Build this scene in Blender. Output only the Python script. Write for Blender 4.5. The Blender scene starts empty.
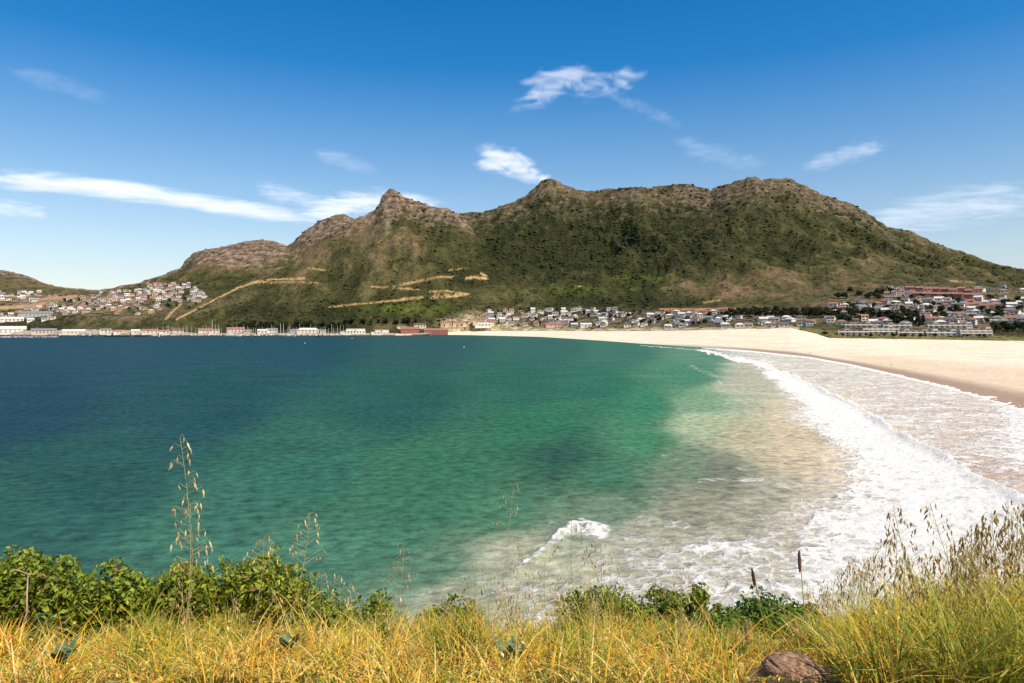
import bpy, bmesh, math, random
import numpy as np
from mathutils import Vector, Matrix
R = math.radians
rng = np.random.default_rng(7)
random.seed(11)
S = bpy.context.scene
C = S.collection

# ------------------------------------------------------------------ camera, sky, sun, exposure
F, CX, HY, H = 700.0, 512.0, 322.0, 27.0        # focal length in px, centre, horizon line, eye height above the sea
cam = bpy.data.cameras.new('camera'); camo = bpy.data.objects.new('camera', cam); C.objects.link(camo)
camo.location = (0, 0, H); camo.rotation_euler = (R(90), 0, 0)
cam.sensor_width = 36; cam.lens = 36 * F / 1024; cam.shift_y = -(341.5 - HY) / 1024
cam.clip_start = 0.1; cam.clip_end = 80000
S.camera = camo

SUN_AZ, SUN_EL = 133.0, 55.0                     # azimuth clockwise from +Y (the view direction)
w = bpy.data.worlds.new('World'); S.world = w; w.use_nodes = True
nt = w.node_tree; bg = nt.nodes['Background']
sky = nt.nodes.new('ShaderNodeTexSky'); sky.sky_type = 'NISHITA'; sky.sun_disc = False
sky.sun_elevation = R(SUN_EL); sky.sun_rotation = R(SUN_AZ)
sky.altitude = 0; sky.air_density = 1.0; sky.dust_density = 0.35; sky.ozone_density = 1.5
tcw = nt.nodes.new('ShaderNodeTexCoord'); sxz = nt.nodes.new('ShaderNodeSeparateXYZ'); nt.links.new(tcw.outputs['Generated'], sxz.inputs[0])
mz = nt.nodes.new('ShaderNodeMapRange'); mz.inputs['From Min'].default_value = 0.02; mz.inputs['From Max'].default_value = .34; mz.inputs['To Min'].default_value = .68; mz.inputs['To Max'].default_value = 1.5; nt.links.new(sxz.outputs['Z'], mz.inputs['Value'])
hs = nt.nodes.new('ShaderNodeHueSaturation'); nt.links.new(mz.outputs[0], hs.inputs['Saturation']); hs.inputs['Value'].default_value = 1.0
nt.links.new(sky.outputs[0], hs.inputs['Color']); tn = nt.nodes.new('ShaderNodeVectorMath'); tn.operation = 'MULTIPLY'; 
tc3 = nt.nodes.new('ShaderNodeCombineXYZ')
for i_, (lo_, hi_) in enumerate(((.88, .84), (.86, 1.0), (.90, 1.05))):
    mt_ = nt.nodes.new('ShaderNodeMapRange'); mt_.inputs['From Min'].default_value = 0; mt_.inputs['From Max'].default_value = .28; mt_.inputs['To Min'].default_value = lo_; mt_.inputs['To Max'].default_value = hi_
    nt.links.new(sxz.outputs['Z'], mt_.inputs['Value']); nt.links.new(mt_.outputs[0], tc3.inputs[i_])
nt.links.new(tc3.outputs[0], tn.inputs[1]); nt.links.new(hs.outputs[0], tn.inputs[0]); nt.links.new(tn.outputs[0], bg.inputs[0]); bg.inputs[1].default_value = 0.106
sl = bpy.data.lights.new('sun', 'SUN'); slo = bpy.data.objects.new('sun', sl); C.objects.link(slo)
sl.energy = 4.8; sl.angle = R(0.5); sl.color = (1, 0.90, 0.76)
sd = Vector((math.sin(R(SUN_AZ)) * math.cos(R(SUN_EL)), math.cos(R(SUN_AZ)) * math.cos(R(SUN_EL)), math.sin(R(SUN_EL))))
slo.rotation_euler = sd.to_track_quat('Z', 'Y').to_euler()
S.view_settings.view_transform = 'Standard'; S.view_settings.look = 'None'
S.view_settings.exposure = 0.4; S.view_settings.gamma = 1
S.render.engine = 'CYCLES'
S.cycles.max_bounces = 6; S.cycles.transparent_max_bounces = 16
S.cycles.use_denoising = True

# ------------------------------------------------------------------ helpers
def at(px, py, Y):
    return Vector(((px - CX) / F * Y, Y, H + (HY - py) / F * Y))

def tag(o, label=None, cat=None, group=None, kind=None):
    if label: o['label'] = label
    if cat: o['category'] = cat
    if group: o['group'] = group
    if kind: o['kind'] = kind
    return o

def link(name, me, parent=None, loc=None):
    o = bpy.data.objects.new(name, me); C.objects.link(o)
    if parent: o.parent = parent
    if loc is not None: o.location = loc
    return o

def empty(name, loc, rz=0.0):
    o = bpy.data.objects.new(name, None); C.objects.link(o)
    o.location = loc; o.rotation_euler = (0, 0, rz); o.empty_display_size = 0.1
    return o

def np_mesh(name, V, Fc, mats, attrs=None, smooth=False, mat_idx=None):
    """V (n,3), Fc (m,k) with k = 3 or 4"""
    me = bpy.data.meshes.new(name)
    V = np.ascontiguousarray(V, dtype=np.float32); Fc = np.ascontiguousarray(Fc, dtype=np.int32)
    m, k = Fc.shape
    me.vertices.add(len(V)); me.vertices.foreach_set('co', V.ravel())
    me.loops.add(m * k); me.loops.foreach_set('vertex_index', Fc.ravel())
    me.polygons.add(m); me.polygons.foreach_set('loop_start', np.arange(0, m * k, k, dtype=np.int32))
    me.polygons.foreach_set('use_smooth', np.full(m, smooth, dtype=bool))
    if mat_idx is not None: me.polygons.foreach_set('material_index', np.asarray(mat_idx, dtype=np.int32))
    for mt in (mats if isinstance(mats, (list, tuple)) else [mats]): me.materials.append(mt)
    me.update(calc_edges=True)
    for an, a in (attrs or {}).items():
        a = np.asarray(a, dtype=np.float32)
        if a.ndim == 1:
            at_ = me.attributes.new(an, 'FLOAT', 'POINT'); at_.data.foreach_set('value', a)
        else:
            if a.shape[1] == 3: a = np.concatenate([a, np.ones((len(a), 1), np.float32)], 1)
            at_ = me.attributes.new(an, 'FLOAT_COLOR', 'POINT'); at_.data.foreach_set('color', np.ascontiguousarray(a).ravel())
    return me

class MB:
    """collects boxes, tubes and prisms and links them as ONE mesh"""
    def __init__(s): s.v = []; s.f = []; s.m = []
    def add(s, vs, fs, mi=0):
        b = len(s.v); s.v += [tuple(v) for v in vs]; s.f += [tuple(b + i for i in f) for f in fs]; s.m += [mi] * len(fs)
    def box(s, x0, x1, y0, y1, z0, z1, mi=0):
        s.add([(x0,y0,z0),(x1,y0,z0),(x1,y1,z0),(x0,y1,z0),(x0,y0,z1),(x1,y0,z1),(x1,y1,z1),(x0,y1,z1)],
              [(0,3,2,1),(4,5,6,7),(0,1,5,4),(1,2,6,5),(2,3,7,6),(3,0,4,7)], mi)
    def tube(s, pts, rad, n=6, mi=0):
        pts = [Vector(p) for p in pts]; rings = []
        for i, p in enumerate(pts):
            t = (pts[min(i+1, len(pts)-1)] - pts[max(i-1, 0)]).normalized()
            a = t.cross(Vector((0.3, 0.9, 0.1))).normalized(); b = t.cross(a)
            r = rad[i] if isinstance(rad, (list, tuple)) else rad
            rings.append([p + (a * math.cos(6.2832*k/n) + b * math.sin(6.2832*k/n)) * r for k in range(n)])
        vs = [v for rr in rings for v in rr]
        fs = [(i*n+k, i*n+(k+1)%n, (i+1)*n+(k+1)%n, (i+1)*n+k) for i in range(len(pts)-1) for k in range(n)]
        fs += [tuple(range(n))[::-1], tuple((len(pts)-1)*n + k for k in range(n))]
        s.add(vs, fs, mi)
    def mesh(s, name, mats, smooth=False):
        me = bpy.data.meshes.new(name); me.from_pydata(s.v, [], s.f)
        for m in (mats if isinstance(mats, (list, tuple)) else [mats]): me.materials.append(m)
        for p, i in zip(me.polygons, s.m): p.material_index = i; p.use_smooth = smooth
        me.update(); return me

def grad_noise(x, y, seed=0):
    r = np.random.default_rng(seed); P = r.permutation(512); ang = r.random(512) * 6.28318
    gx, gy = np.cos(ang), np.sin(ang)
    xi = np.floor(x).astype(np.int64); yi = np.floor(y).astype(np.int64); fx = x - xi; fy = y - yi
    u = fx*fx*fx*(fx*(fx*6-15)+10); v = fy*fy*fy*(fy*(fy*6-15)+10)
    def g(ix, iy, dx, dy):
        h = P[(P[ix & 511] + iy) & 511]; return gx[h]*dx + gy[h]*dy
    a = g(xi, yi, fx, fy); b = g(xi+1, yi, fx-1, fy); c = g(xi, yi+1, fx, fy-1); d = g(xi+1, yi+1, fx-1, fy-1)
    return 1.5 * ((a*(1-u)+b*u)*(1-v) + (c*(1-u)+d*u)*v)

def fbm(x, y, oct=5, seed=0, gain=0.5, ridged=False):
    s = np.zeros_like(x, dtype=float); a = 1.0; t = 0
    for o in range(oct):
        n = grad_noise(x * 2**o + 17.3*o, y * 2**o - 9.1*o, seed + o)
        s += a * ((1 - 2*np.abs(n)) if ridged else n); t += a; a *= gain
    return s / t

def sm(a, b, x):
    t = np.clip((x - a) / (b - a), 0, 1); return t*t*(3-2*t)

def lin(c): 
    c = np.asarray(c, float) / 255; return np.where(c <= 0.04045, c/12.92, ((c+0.055)/1.055)**2.4)

def dist_poly(x, y, pts):
    """distance to a polyline, and the arc parameter 0..1"""
    best = np.full(x.shape, 1e9); bt = np.zeros(x.shape); n = len(pts) - 1
    for i in range(n):
        ax, ay = pts[i]; bx, by = pts[i+1]; dx, dy = bx-ax, by-ay; L = dx*dx+dy*dy + 1e-9
        t = np.clip(((x-ax)*dx + (y-ay)*dy)/L, 0, 1); d = np.hypot(x-ax-t*dx, y-ay-t*dy)
        k = d < best; best = np.where(k, d, best); bt = np.where(k, (i+t)/n, bt)
    return best, bt

# ------------------------------------------------------------------ materials
MATS = {}
def nodes(name):
    m = bpy.data.materials.new(name); m.use_nodes = True
    n = m.node_tree.nodes; l = m.node_tree.links
    return m, n, l, n['Principled BSDF']

def mat(name, col, rough=0.7, var=0.15, scale=2.0, spec=0.3, metal=0.0):
    """plain surface with weathering: noise varies its value"""
    if name in MATS: return MATS[name]
    m, n, l, p = nodes(name)
    p.inputs['Roughness'].default_value = rough; p.inputs['Specular IOR Level'].default_value = spec; p.inputs['Metallic'].default_value = metal
    tc = n.new('ShaderNodeTexCoord'); no = n.new('ShaderNodeTexNoise'); no.inputs['Scale'].default_value = scale; no.inputs['Detail'].default_value = 5
    l.new(tc.outputs['Object'], no.inputs['Vector'])
    mx = n.new('ShaderNodeMix'); mx.data_type = 'RGBA'
    c = np.array(col); lo = np.clip(c*(1-var*1.6), 0, 1); hi = np.clip(c*(1+var), 0, 1)
    mx.inputs[6].default_value = (*lo, 1); mx.inputs[7].default_value = (*hi, 1)
    l.new(no.outputs['Fac'], mx.inputs[0]); l.new(mx.outputs[2], p.inputs['Base Color'])
    MATS[name] = m; return m

def attr_mat(name, attr='tint', rough=0.8, spec=0.15, nscale=None, nvar=0.3, bump=None, trans=0.0):
    """base colour from a point attribute, broken up by noise"""
    m, n, l, p = nodes(name)
    a = n.new('ShaderNodeAttribute'); a.attribute_name = attr
    src = a.outputs['Color']
    if nscale:
        tc = n.new('ShaderNodeTexCoord'); no = n.new('ShaderNodeTexNoise'); no.inputs['Scale'].default_value = nscale; no.inputs['Detail'].default_value = 8; no.inputs['Roughness'].default_value = 0.65
        l.new(tc.outputs['Object'], no.inputs['Vector'])
        mr = n.new('ShaderNodeMapRange'); mr.inputs['From Min'].default_value = 0.3; mr.inputs['From Max'].default_value = 0.7
        mr.inputs['To Min'].default_value = 1-nvar; mr.inputs['To Max'].default_value = 1+nvar
        l.new(no.outputs['Fac'], mr.inputs['Value'])
        mu = n.new('ShaderNodeVectorMath'); mu.operation = 'SCALE'; l.new(src, mu.inputs[0]); l.new(mr.outputs[0], mu.inputs['Scale']); src = mu.outputs[0]
        if bump:
            b = n.new('ShaderNodeBump'); b.inputs['Strength'].default_value = bump[0]; b.inputs['Distance'].default_value = bump[1]
            l.new(no.outputs['Fac'], b.inputs['Height']); l.new(b.outputs[0], p.inputs['Normal'])
    l.new(src, p.inputs['Base Color']); p.inputs['Roughness'].default_value = rough; p.inputs['Specular IOR Level'].default_value = spec
    if trans > 0:
        tr = n.new('ShaderNodeBsdfTranslucent'); l.new(src, tr.inputs[0]); mx = n.new('ShaderNodeMixShader'); mx.inputs[0].default_value = trans
        l.new(p.outputs[0], mx.inputs[1]); l.new(tr.outputs[0], mx.inputs[2]); l.new(mx.outputs[0], n['Material Output'].inputs['Surface'])
    return m

# ------------------------------------------------------------------ the lie of the land
I = np.interp
WL = [(-900,336),(380,336),(430,334.6),(470,335.1),(540,336.8),(600,340.5),(640,343.5),(690,346.3),(752,350.8),(809,356.8),(850,364),(902,375.5),(956,388.5),(1015,404.5),(1024,407),(1100,432),(1200,475),(1400,590)]
WLx, WLy = np.array(WL).T
def y_water(px): return I(px, WLx, WLy)
def Yw(px): return H * F / (y_water(px) - HY)
B0 = np.array([(-900,1440,334.4),(420,1440,334.4),(445,1490,332.5),(470,1530,331),(560,1420,331),(600,1300,331.2),(640,1230,331),(700,1050,330),(760,980,329),(790,950,328),(806,890,331),(830,800,338),(1024,720,341),(1200,650,344),(1600,600,350)]).T
K1 = np.array([(-900,1560,328),(440,1560,328),(560,1480,326),(640,1330,322),(700,1200,321),(790,1080,320),(830,860,331),(1024,800,334),(1600,700,335)]).T
K2 = np.array([(-900,1650,325),(440,1650,318),(560,1650,309),(640,1520,309),(700,1420,307),(790,1350,303),(830,1350,293),(900,1300,288),(1024,1300,289),(1300,1250,305),(1600,1250,312)]).T
def smooth_ridge(p): return np.array(p, float).T
RIDGE4 = smooth_ridge([(380,300),(420,250),(440,226),(458,214),(472,211),(483,211.5),(497,207),(511,202),(525,196),(531,190),(535.6,186),(541,180.5),(546,178.2),(551,178),(560,182),(569,186),(578,189),(588,191),(599,190.4),(608,188),(616,188.5),(626,187),(638,186.5),(650,187.5),(662,185.5),(681,183),(696,185),(711,189),(722,184),(734,181),(745,178.5),(747,175.6),(756,176),(760,178.5),(775,178.5),(790,178),(805,185),(827,195.5),(842,200),(857,205.6),(874,217),(887,226),(910,231),(925,237.5),(940,245),(966,252.5),(996,264.5),(1024,270.5),(1080,283),(1150,298),(1300,312),(1600,316)])
RIDGE3 = smooth_ridge([(60,336),(160,322),(200,306),(240,289),(265,278),(285,266),(300,256),(317,242),(335,230),(352,219),(364,215.5),(375,208.7),(379,203),(383,194),(386,190.5),(390,187.6),(394,189),(399,193),(405,196.4),(412,199.5),(419.5,202),(432,205),(447,207.7),(458,213),(466,219),(475,232),(484,246),(498,262),(515,278),(535,292),(560,306),(590,325),(610,336)])
RIDGE2 = smooth_ridge([(-400,310),(0,302),(60,297),(90,293),(115,287),(135,283),(150,279),(165,273),(180,268),(184,262),(188,256.5),(196,252),(205,248),(225,246),(236,243),(245,240.5),(262,238.6),(273,240),(280,243),(287,246),(292,242),(297,237),(308,228),(320,220),(328,217),(336,213.5),(344,212.5),(352,217),(370,230),(390,244),(430,270),(480,310)])
RIDGE1 = smooth_ridge([(-500,240),(-200,252),(-100,260),(-40,266),(0,270),(14,272),(25,274.5),(45,283),(56,286.5),(70,288),(100,290),(130,291.5),(200,300),(300,320)])
RIDGE5 = smooth_ridge([(-300,330),(0,327),(20,322),(40,318),(70,316.5),(110,316.5),(150,316),(166,319),(180,325),(200,333)])
ZB = lambda px: H - (I(px, B0[0], B0[2]) - HY) * I(px, B0[0], B0[1]) / F      # level of the flat land by the shore

def layer(px, Y, knots, ridge, Yr, p=1.0, fall=0.45):
    """height (m) of one hill: piecewise rise in apparent height from knots to its crest line at depth Yr, then falling away; s runs 0..1 over the upper slope"""
    Ys = [I(px, k[0], k[1]) for k in knots]; ys = [I(px, k[0], k[2]) for k in knots]
    yr = I(px, ridge[0], ridge[1])
    gx = np.arange(-600, 1700, 1.0); gy = I(gx, ridge[0], ridge[1]); soft = []
    for sg in (7, 18, 40):
        kx = np.arange(-3*sg, 3*sg+1); kk = np.exp(-.5*(kx/sg)**2); kk /= kk.sum()
        soft.append(I(px, gx, np.convolve(np.pad(gy, 3*sg, mode='edge'), kk, 'valid')))
    z = np.full(px.shape, -50.0); s = np.zeros(px.shape)
    for a in range(len(knots) - 1):
        t = (Y - Ys[a]) / (Ys[a+1] - Ys[a]); y = np.minimum(ys[a], ys[a] + (ys[a+1]-ys[a]) * t)
        z = np.where((t >= 0) & (t < 1), H + (HY - y) * Y / F, z)
    t = np.clip((Y - Ys[-1]) / (Yr - Ys[-1]), 0, 1)
    q = (1 - t) * 3.0
    ye = np.where(q < .4, yr + (soft[0]-yr)*q/.4, np.where(q < 1.2, soft[0] + (soft[1]-soft[0])*(q-.4)/.8, soft[1] + (soft[2]-soft[1])*np.clip((q-1.2)/1.6, 0, 1)))
    y = ys[-1] + (ye - ys[-1]) * t**p
    up = (Y >= Ys[-1]) & (Y <= Yr)
    z = np.where(up, H + (HY - y) * Y / F, z); s = np.where(up, t, s)
    z = np.where(Y > Yr, H + (HY - yr) * Yr / F - (Y - Yr) * fall, z); s = np.where(Y > Yr, 1.0, s)
    return z, s

cols = np.concatenate([np.arange(-420, -40, 7.0), np.arange(-40, 1064, 1.0), np.arange(1064, 1480, 7.0)])
NR = 360
rr = np.concatenate([[0.0], np.linspace(0.0, 1.0, NR - 1)])
PX, RR = np.meshgrid(cols, rr)
Y0 = I(PX, B0[0], B0[1])
YY = Y0 + (3600 - Y0) * RR**1.45
XX = (PX - CX) / F * YY

base_k = B0
k4 = [B0, K1, K2]
Yr4 = I(PX, [380, 440, 560, 650, 760, 880, 1024, 1600], [2550, 2500, 2600, 2450, 2350, 2300, 2250, 2200]) + 60*fbm(PX/60, PX*0+3.1, 3, 3)
z4, s4 = layer(PX, YY, k4, RIDGE4, Yr4, 1.0)
z4 = np.where(PX < 470, np.where(YY < 1700, -40, z4), z4)
kL3 = [B0, np.array([(-900,1500,331.5),(560,1500,331),(900,1500,331)]).T]
Yr3 = I(PX, [60, 200, 300, 390, 470, 560], [1560, 1700, 1880, 2000, 1950, 1700])
z3, s3 = layer(PX, YY, kL3, RIDGE3, Yr3, 0.92, 0.5)
kL2 = [B0, np.array([(-900,1560,324),(500,1560,324)]).T, np.array([(-900,1900,305),(0,1900,303),(150,1900,298),(250,1900,290),(500,1900,290)]).T]
z2, s2 = layer(PX, YY, kL2, RIDGE2, 2450 + 40*fbm(PX/40, PX*0+8.1, 3, 5), 1.0)
z1, s1 = layer(PX, YY, kL2, RIDGE1, 2900 + 0*PX, 1.0)
z5, s5 = layer(PX, YY, [B0], RIDGE5, 1515 + 0*PX, 0.8, 0.15)
zb = ZB(PX) + 0.01*(YY - Y0)

# gullies and roughness (metres)
nb = fbm(XX/260 + 0.6*fbm(XX/500, YY/500, 3, 40), YY/620, 5, 21, 0.5, True)
nf = fbm(XX/45, YY/60, 5, 31, 0.55)
nr = fbm(XX/18, YY/22, 3, 61, 0.6)
def rough(z, s, a, b, c=2.0):
    e = np.sin(np.clip(s, 0, 1) * math.pi)
    top = sm(0.7, 1.0, s)
    return z + (nb - 0.35) * a * e + nf * (b * e**0.5 + c * (0.3 + top)) + nr * (1.2 + 2.8*top) * sm(0.05, 0.3, s)
def bands(z, s, amp, per, lo):
    u = z / per + 0.8 * fbm(XX/150, YY/150, 4, 77); fr = u - np.floor(u)
    return z + amp * sm(lo, lo+0.2, s) * (sm(0.55, 0.8, fr) - fr)
g4 = z4 > -30; 
z4 = np.where(g4, rough(z4, s4, 60, 15), z4)
z3 = bands(rough(z3, s3, 36, 11, 1.2), s3, 5, 27, 0.66)
z2 = bands(rough(z2, s2, 26, 10, 1.2), s2, 6, 30, 0.55)
z1 = bands(rough(z1, s1, 20, 8, 1.0), s1, 3, 30, 0.5)
z5 = z5 + nf * 2.5
z4 = bands(z4, s4, 6, 22, 0.8)
Zs = np.stack([zb, z1, z2, z3, z4, z5]); LAY = Zs.argmax(0); ZZ = Zs.max(0)
SS = np.take_along_axis(np.stack([s1*0, s1, s2, s3, s4, s5*0.3]), LAY[None], 0)[0]
vill = sm(0.0, 0.12, SS)
ZZ = ZZ + nf * 0.8 * (1 - vill)
YAPP = HY - (ZZ - H) * F / YY
ZZ[0] = -4.0                                                           # skirt down into the water

def col_index(px): return int(np.clip(np.searchsorted(cols, px), 1, len(cols)-1))
def ground_at(px, py, dmin=0):
    """the first point of the land that the line of sight through (px, py) meets: world position and depth"""
    i = col_index(px); y = YAPP[1:, i]; Yc = YY[1:, i]
    k = np.nonzero((y <= py) & (Yc >= dmin))[0]
    if not len(k): return None
    k = k[0]
    if k == 0: Yh = Yc[0]
    else:
        t = (y[k-1] - py) / max(y[k-1] - y[k], 1e-6); t = min(max(t, 0), 1); Yh = Yc[k-1] + (Yc[k]-Yc[k-1]) * t
    z = np.interp(Yh, Yc, ZZ[1:, i])
    return Vector(((px - CX) / F * Yh, Yh, z))
def land_z(x, Y):
    px = CX + F * x / Y; i = col_index(px); return float(np.interp(Y, YY[1:, i], ZZ[1:, i]))

# ---- what grows or lies bare where
def blob(lst, x, y):
    o = np.zeros(x.shape)
    for (cx, cy, rx, ry, a) in lst: o += a * np.exp(-((x-cx)/rx)**2 - ((y-cy)/ry)**2)
    return o
gn = fbm(XX/70, YY/110, 5, 90, 0.6) 
green = 0.16 + 1.0*gn + .55*(.72 - nb) + blob([(600,265,110,38,.42),(500,245,35,35,.45),(410,309,70,9,.55),(690,245,120,30,.3),(745,287,90,16,-.75),(370,235,50,28,-.5),(428,222,26,14,.4),
    (880,245,110,25,-.15),(485,300,30,14,-.6),(250,258,90,18,-.75),(300,312,60,9,.5),(620,302,60,8,.5),(100,325,90,6,.15),(30,282,50,8,-.5),(140,290,40,8,-.3),(330,285,80,14,-.1),(830,275,60,14,-.2),(960,262,60,12,-.1),(640,300,25,8,.2)], PX, YAPP)
rock = 0.9*sm(.72, 1.0, SS + .16*nr + .12*nf) * np.where(LAY == 4, sm(-.1, .5, .25 + nf + blob([(800,195,70,18,.8),(548,182,18,9,.9),(690,200,60,14,.25),(757,177,14,5,.8)], PX, YAPP)), 1.0)
rock = np.maximum(rock, sm(.28, .5, blob([(240,255,60,13,.7),(320,230,26,14,.7),(392,200,16,16,.85),(375,238,45,22,.42),(480,297,26,12,.3),(840,205,40,10,.5),(900,232,30,6,.3)], PX, YAPP) + .35*nr + .3*nf))
rock = np.where(LAY == 0, 0, rock * np.where(LAY == 3, sm(246, 218, YAPP + 14*nf), np.where(LAY == 4, .62, 1.0)))
RED_N = fbm(XX/150, YY/200, 3, 120)
c_dark, c_green, c_olive, c_dry, c_rock, c_soil = (np.array(c) for c in ((.029,.032,.012),(.054,.052,.019),(.088,.078,.030),(.150,.105,.055),(.235,.165,.108),(.46,.30,.13)))
def mix3(a, b, t): return a*(1-t[..., None]) + b*t[..., None]
COL = mix3(np.broadcast_to(c_dry, PX.shape+(3,)), c_olive, sm(-.5, -.05, green))
COL = mix3(COL, c_green, sm(-.05, .25, green)); COL = mix3(COL, c_dark, sm(.3, .8, green))
COL = mix3(COL, np.array((.12,.15,.022)), np.clip(blob([(412,309,40,6,.7),(640,277,40,5,.35),(580,290,50,6,.3)], PX, YAPP) * (0.8+nf), 0, .8))
COL = mix3(COL, np.array((.21,.115,.065)), np.clip(.5*sm(.1, .5, RED_N) * sm(.2, -.3, green), 0, 1))
bnd = sm(.15, .5, np.abs(((ZZ/17 + 1.3*fbm(XX/130, YY/130, 4, 91)) % 1.0) - .5)*2 + .35*nr)
rk = c_rock * (.50 + .55*bnd + .25*nr)[..., None] * mix3(np.broadcast_to(np.array((1.0,1.0,1.0)), COL.shape), np.array((.72,.80,.85)), sm(-.1,.4,nf))
COL = COL*(1-np.clip(rock,0,1)[...,None]) + rk*np.clip(rock,0,1)[...,None]; COL = COL * np.clip(.95 + .55*nr + .5*nf, .4, 1.5)[..., None]; 
TRACKS = [([(177,319),(193,311),(209,303),(224,295),(238,288),(254,282.5),(271,279.5),(304,278.5)],1.7),([(254,283),(290,282),(318,283)],.9),([(166,319),(172,312),(181,304)],2.0),([(308,268),(326,270)],1.1),
    ([(329,307.5),(340,306),(350,305),(375,302.5),(400,300),(410,298.5)],1.0),([(402,299.5),(414,298),(422,297.5)],2.0),([(431,297.3),(454,296.5),(469,294)],1.5),([(430,292),(446,291),(469,294)],1.2),([(435,294.5),(466,294.5)],1.0),([(371,286.7),(393,287.6),(419,290)],.9),
    ([(393,286),(410,283),(438,277),(453,277)],1.3),([(466,278),(474,277),(487,278.5)],2.2),([(480,273),(486,276)],1.5),([(449,270),(470,268)],.8),([(700,303),(720,300)],.8),([(575,286),(583,286)],1.2),([(950,281),(975,283)],.9),([(0,308),(29,306),(45,303)],3.0),([(660,309),(735,309)],.9),([(30,301),(52,298.5),(76,296)],2.2),([(0,297),(30,296)],1.0)]
trk = np.zeros(PX.shape)
for pts, wd in TRACKS:
    d, _ = dist_poly(PX, YAPP*1.0, pts); trk = np.maximum(trk, sm(wd*.55 + .6, wd*.55 - .5, d + 1.1*nr + .9*nf)*(.75+.25*sm(-.3,.2,nr)))
trk = trk * (PX > -30)
soil = mix3(np.broadcast_to(c_soil, PX.shape+(3,)), np.array((.5,.22,.10)), sm(90, 60, PX)*sm(20,40,PX))
COL = mix3(COL, soil, np.clip(trk, 0, 1))
# yards and paths between the houses, and the grassy dune front
yard = np.clip(blob([(90,305,90,12,.7),(945,310,110,20,.75),(580,322,110,8,.4),(720,318,100,7,.45),(470,324,40,5,.5),(20,300,30,6,.4)], PX, YAPP), 0, .75) * sm(-.2, .3, .1 + nr)
COL = mix3(COL, np.array((.33,.245,.165)), yard)
dune = (YY - Y0 < 60) & (PX > 795)
COL = np.where(dune[..., None], mix3(np.broadcast_to(np.array((.20,.165,.055)), COL.shape), np.array((.10,.11,.03)), sm(-.2, .25, gn + nr*.6)), COL)
quay = (YY - Y0 < 14) & (PX < 440)
COL = np.where(quay[..., None], np.array((.36,.29,.22)), COL)
sandy = sm(70, 10, YY - Y0) * (PX > 440) * (PX < 800)
COL = mix3(COL, mix3(np.broadcast_to(np.array((.30,.24,.12)), COL.shape), np.array((.55,.45,.30)), sm(-.1,.3,nr)), sandy)

m_hill = attr_mat('hillside', 'tint', 0.95, 0.05, 0.11, 0.42, (1.0, 7.0))
V = np.stack([XX, YY, ZZ], -1).reshape(-1, 3); NC = len(cols)
ii = np.arange((NR-1)*NC).reshape(NR-1, NC)[:, :-1].ravel()
Q = np.stack([ii, ii+1, ii+1+NC, ii+NC], 1)
flay = LAY.reshape(-1)[Q].max(1) if False else LAY.reshape(-1)[Q[:, 2]]
flay = np.where(flay == 5, 0, flay)
for k, nm in ((0,'coastal_ground'), (1,'far_hill'), (2,'rocky_ridge'), (3,'pointed_peak_hill'), (4,'mountain')):
    q = Q[flay == k]; u, inv = np.unique(q, return_inverse=True)
    me = np_mesh(nm, V[u], inv.reshape(q.shape), m_hill, {'tint': COL.reshape(-1, 3)[u]}, smooth=True)
    tag(link(nm, me), kind='structure')

# ------------------------------------------------------------------ beach
scol = np.concatenate([np.arange(395, 1064, 1.5), np.arange(1064, 1480, 8.0)])
sr = np.linspace(-0.12, 1.06, 120)
SPX, ST = np.meshgrid(scol, sr)
Yb = I(SPX, B0[0], B0[1]); Ya = Yw(SPX); 
SY = Ya + (Yb - Ya) * ST; SX = (SPX - CX) / F * SY
zd = H - (I(SPX, B0[0], B0[2]) - HY) * Yb / F
SZ = np.where(ST < 0, ST * 8.0, zd * np.clip(ST, 0, 2)**1.05)
sn = fbm(SX/30, SY/30, 4, 7); SZ += (.35*sn + .25*fbm(SX/6, SY/6, 3, 9)) * sm(.05, .3, ST) - 0.25 * sm(.98, 1.05, ST)
wet = sm(.12, .04, ST + .012*sn) * sm(620, 760, SPX); wet2 = sm(.34, .26, ST + .02*sn) * sm(800, 900, SPX)
SC = mix3(np.broadcast_to(np.array((.70,.605,.45)), SPX.shape+(3,)), np.array((.61,.505,.36)), np.clip(.5 + sn, 0, 1)*.8)
SC = SC*(1 + .16*fbm(SX/60, ST*34, 5, 21) + .10*fbm(SX/7, SY/7, 4, 23))[..., None]; SC = mix3(SC, np.array((.50,.36,.22)), wet2*.5); SC = mix3(SC, np.array((.30,.205,.145)), wet*.95)
# strand line debris and dune plants at the foot of the dunes
db = sm(.28, .42, fbm(SX/9, SY/3, 4, 14)) * sm(.82, .92, ST) * sm(980, 1010, SPX)
SC = mix3(SC, np.array((.16,.14,.05)), db*.8)
db2 = sm(.3, .45, fbm(SX/14, SY/2.2, 4, 15)) * blob([(940,347,120,3,.9),(1000,370,60,5,.6)], SPX, HY + (H-SZ)*F/SY)
SC = mix3(SC, np.array((.38,.27,.17)), np.clip(db2, 0, 1)*.6)
n1 = len(scol); ii = np.arange((len(sr)-1)*n1).reshape(-1, n1)[:, :-1].ravel()
m_sand = attr_mat('sand', 'tint', 0.9, 0.1, 0.35, 0.14, (0.7, 0.5))
tag(link('beach_sand', np_mesh('beach_sand', np.stack([SX, SY, SZ], -1).reshape(-1,3), np.stack([ii, ii+1, ii+1+n1, ii+n1], 1), m_sand, {'tint': SC.reshape(-1,3)}, smooth=True)), kind='structure')

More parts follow.
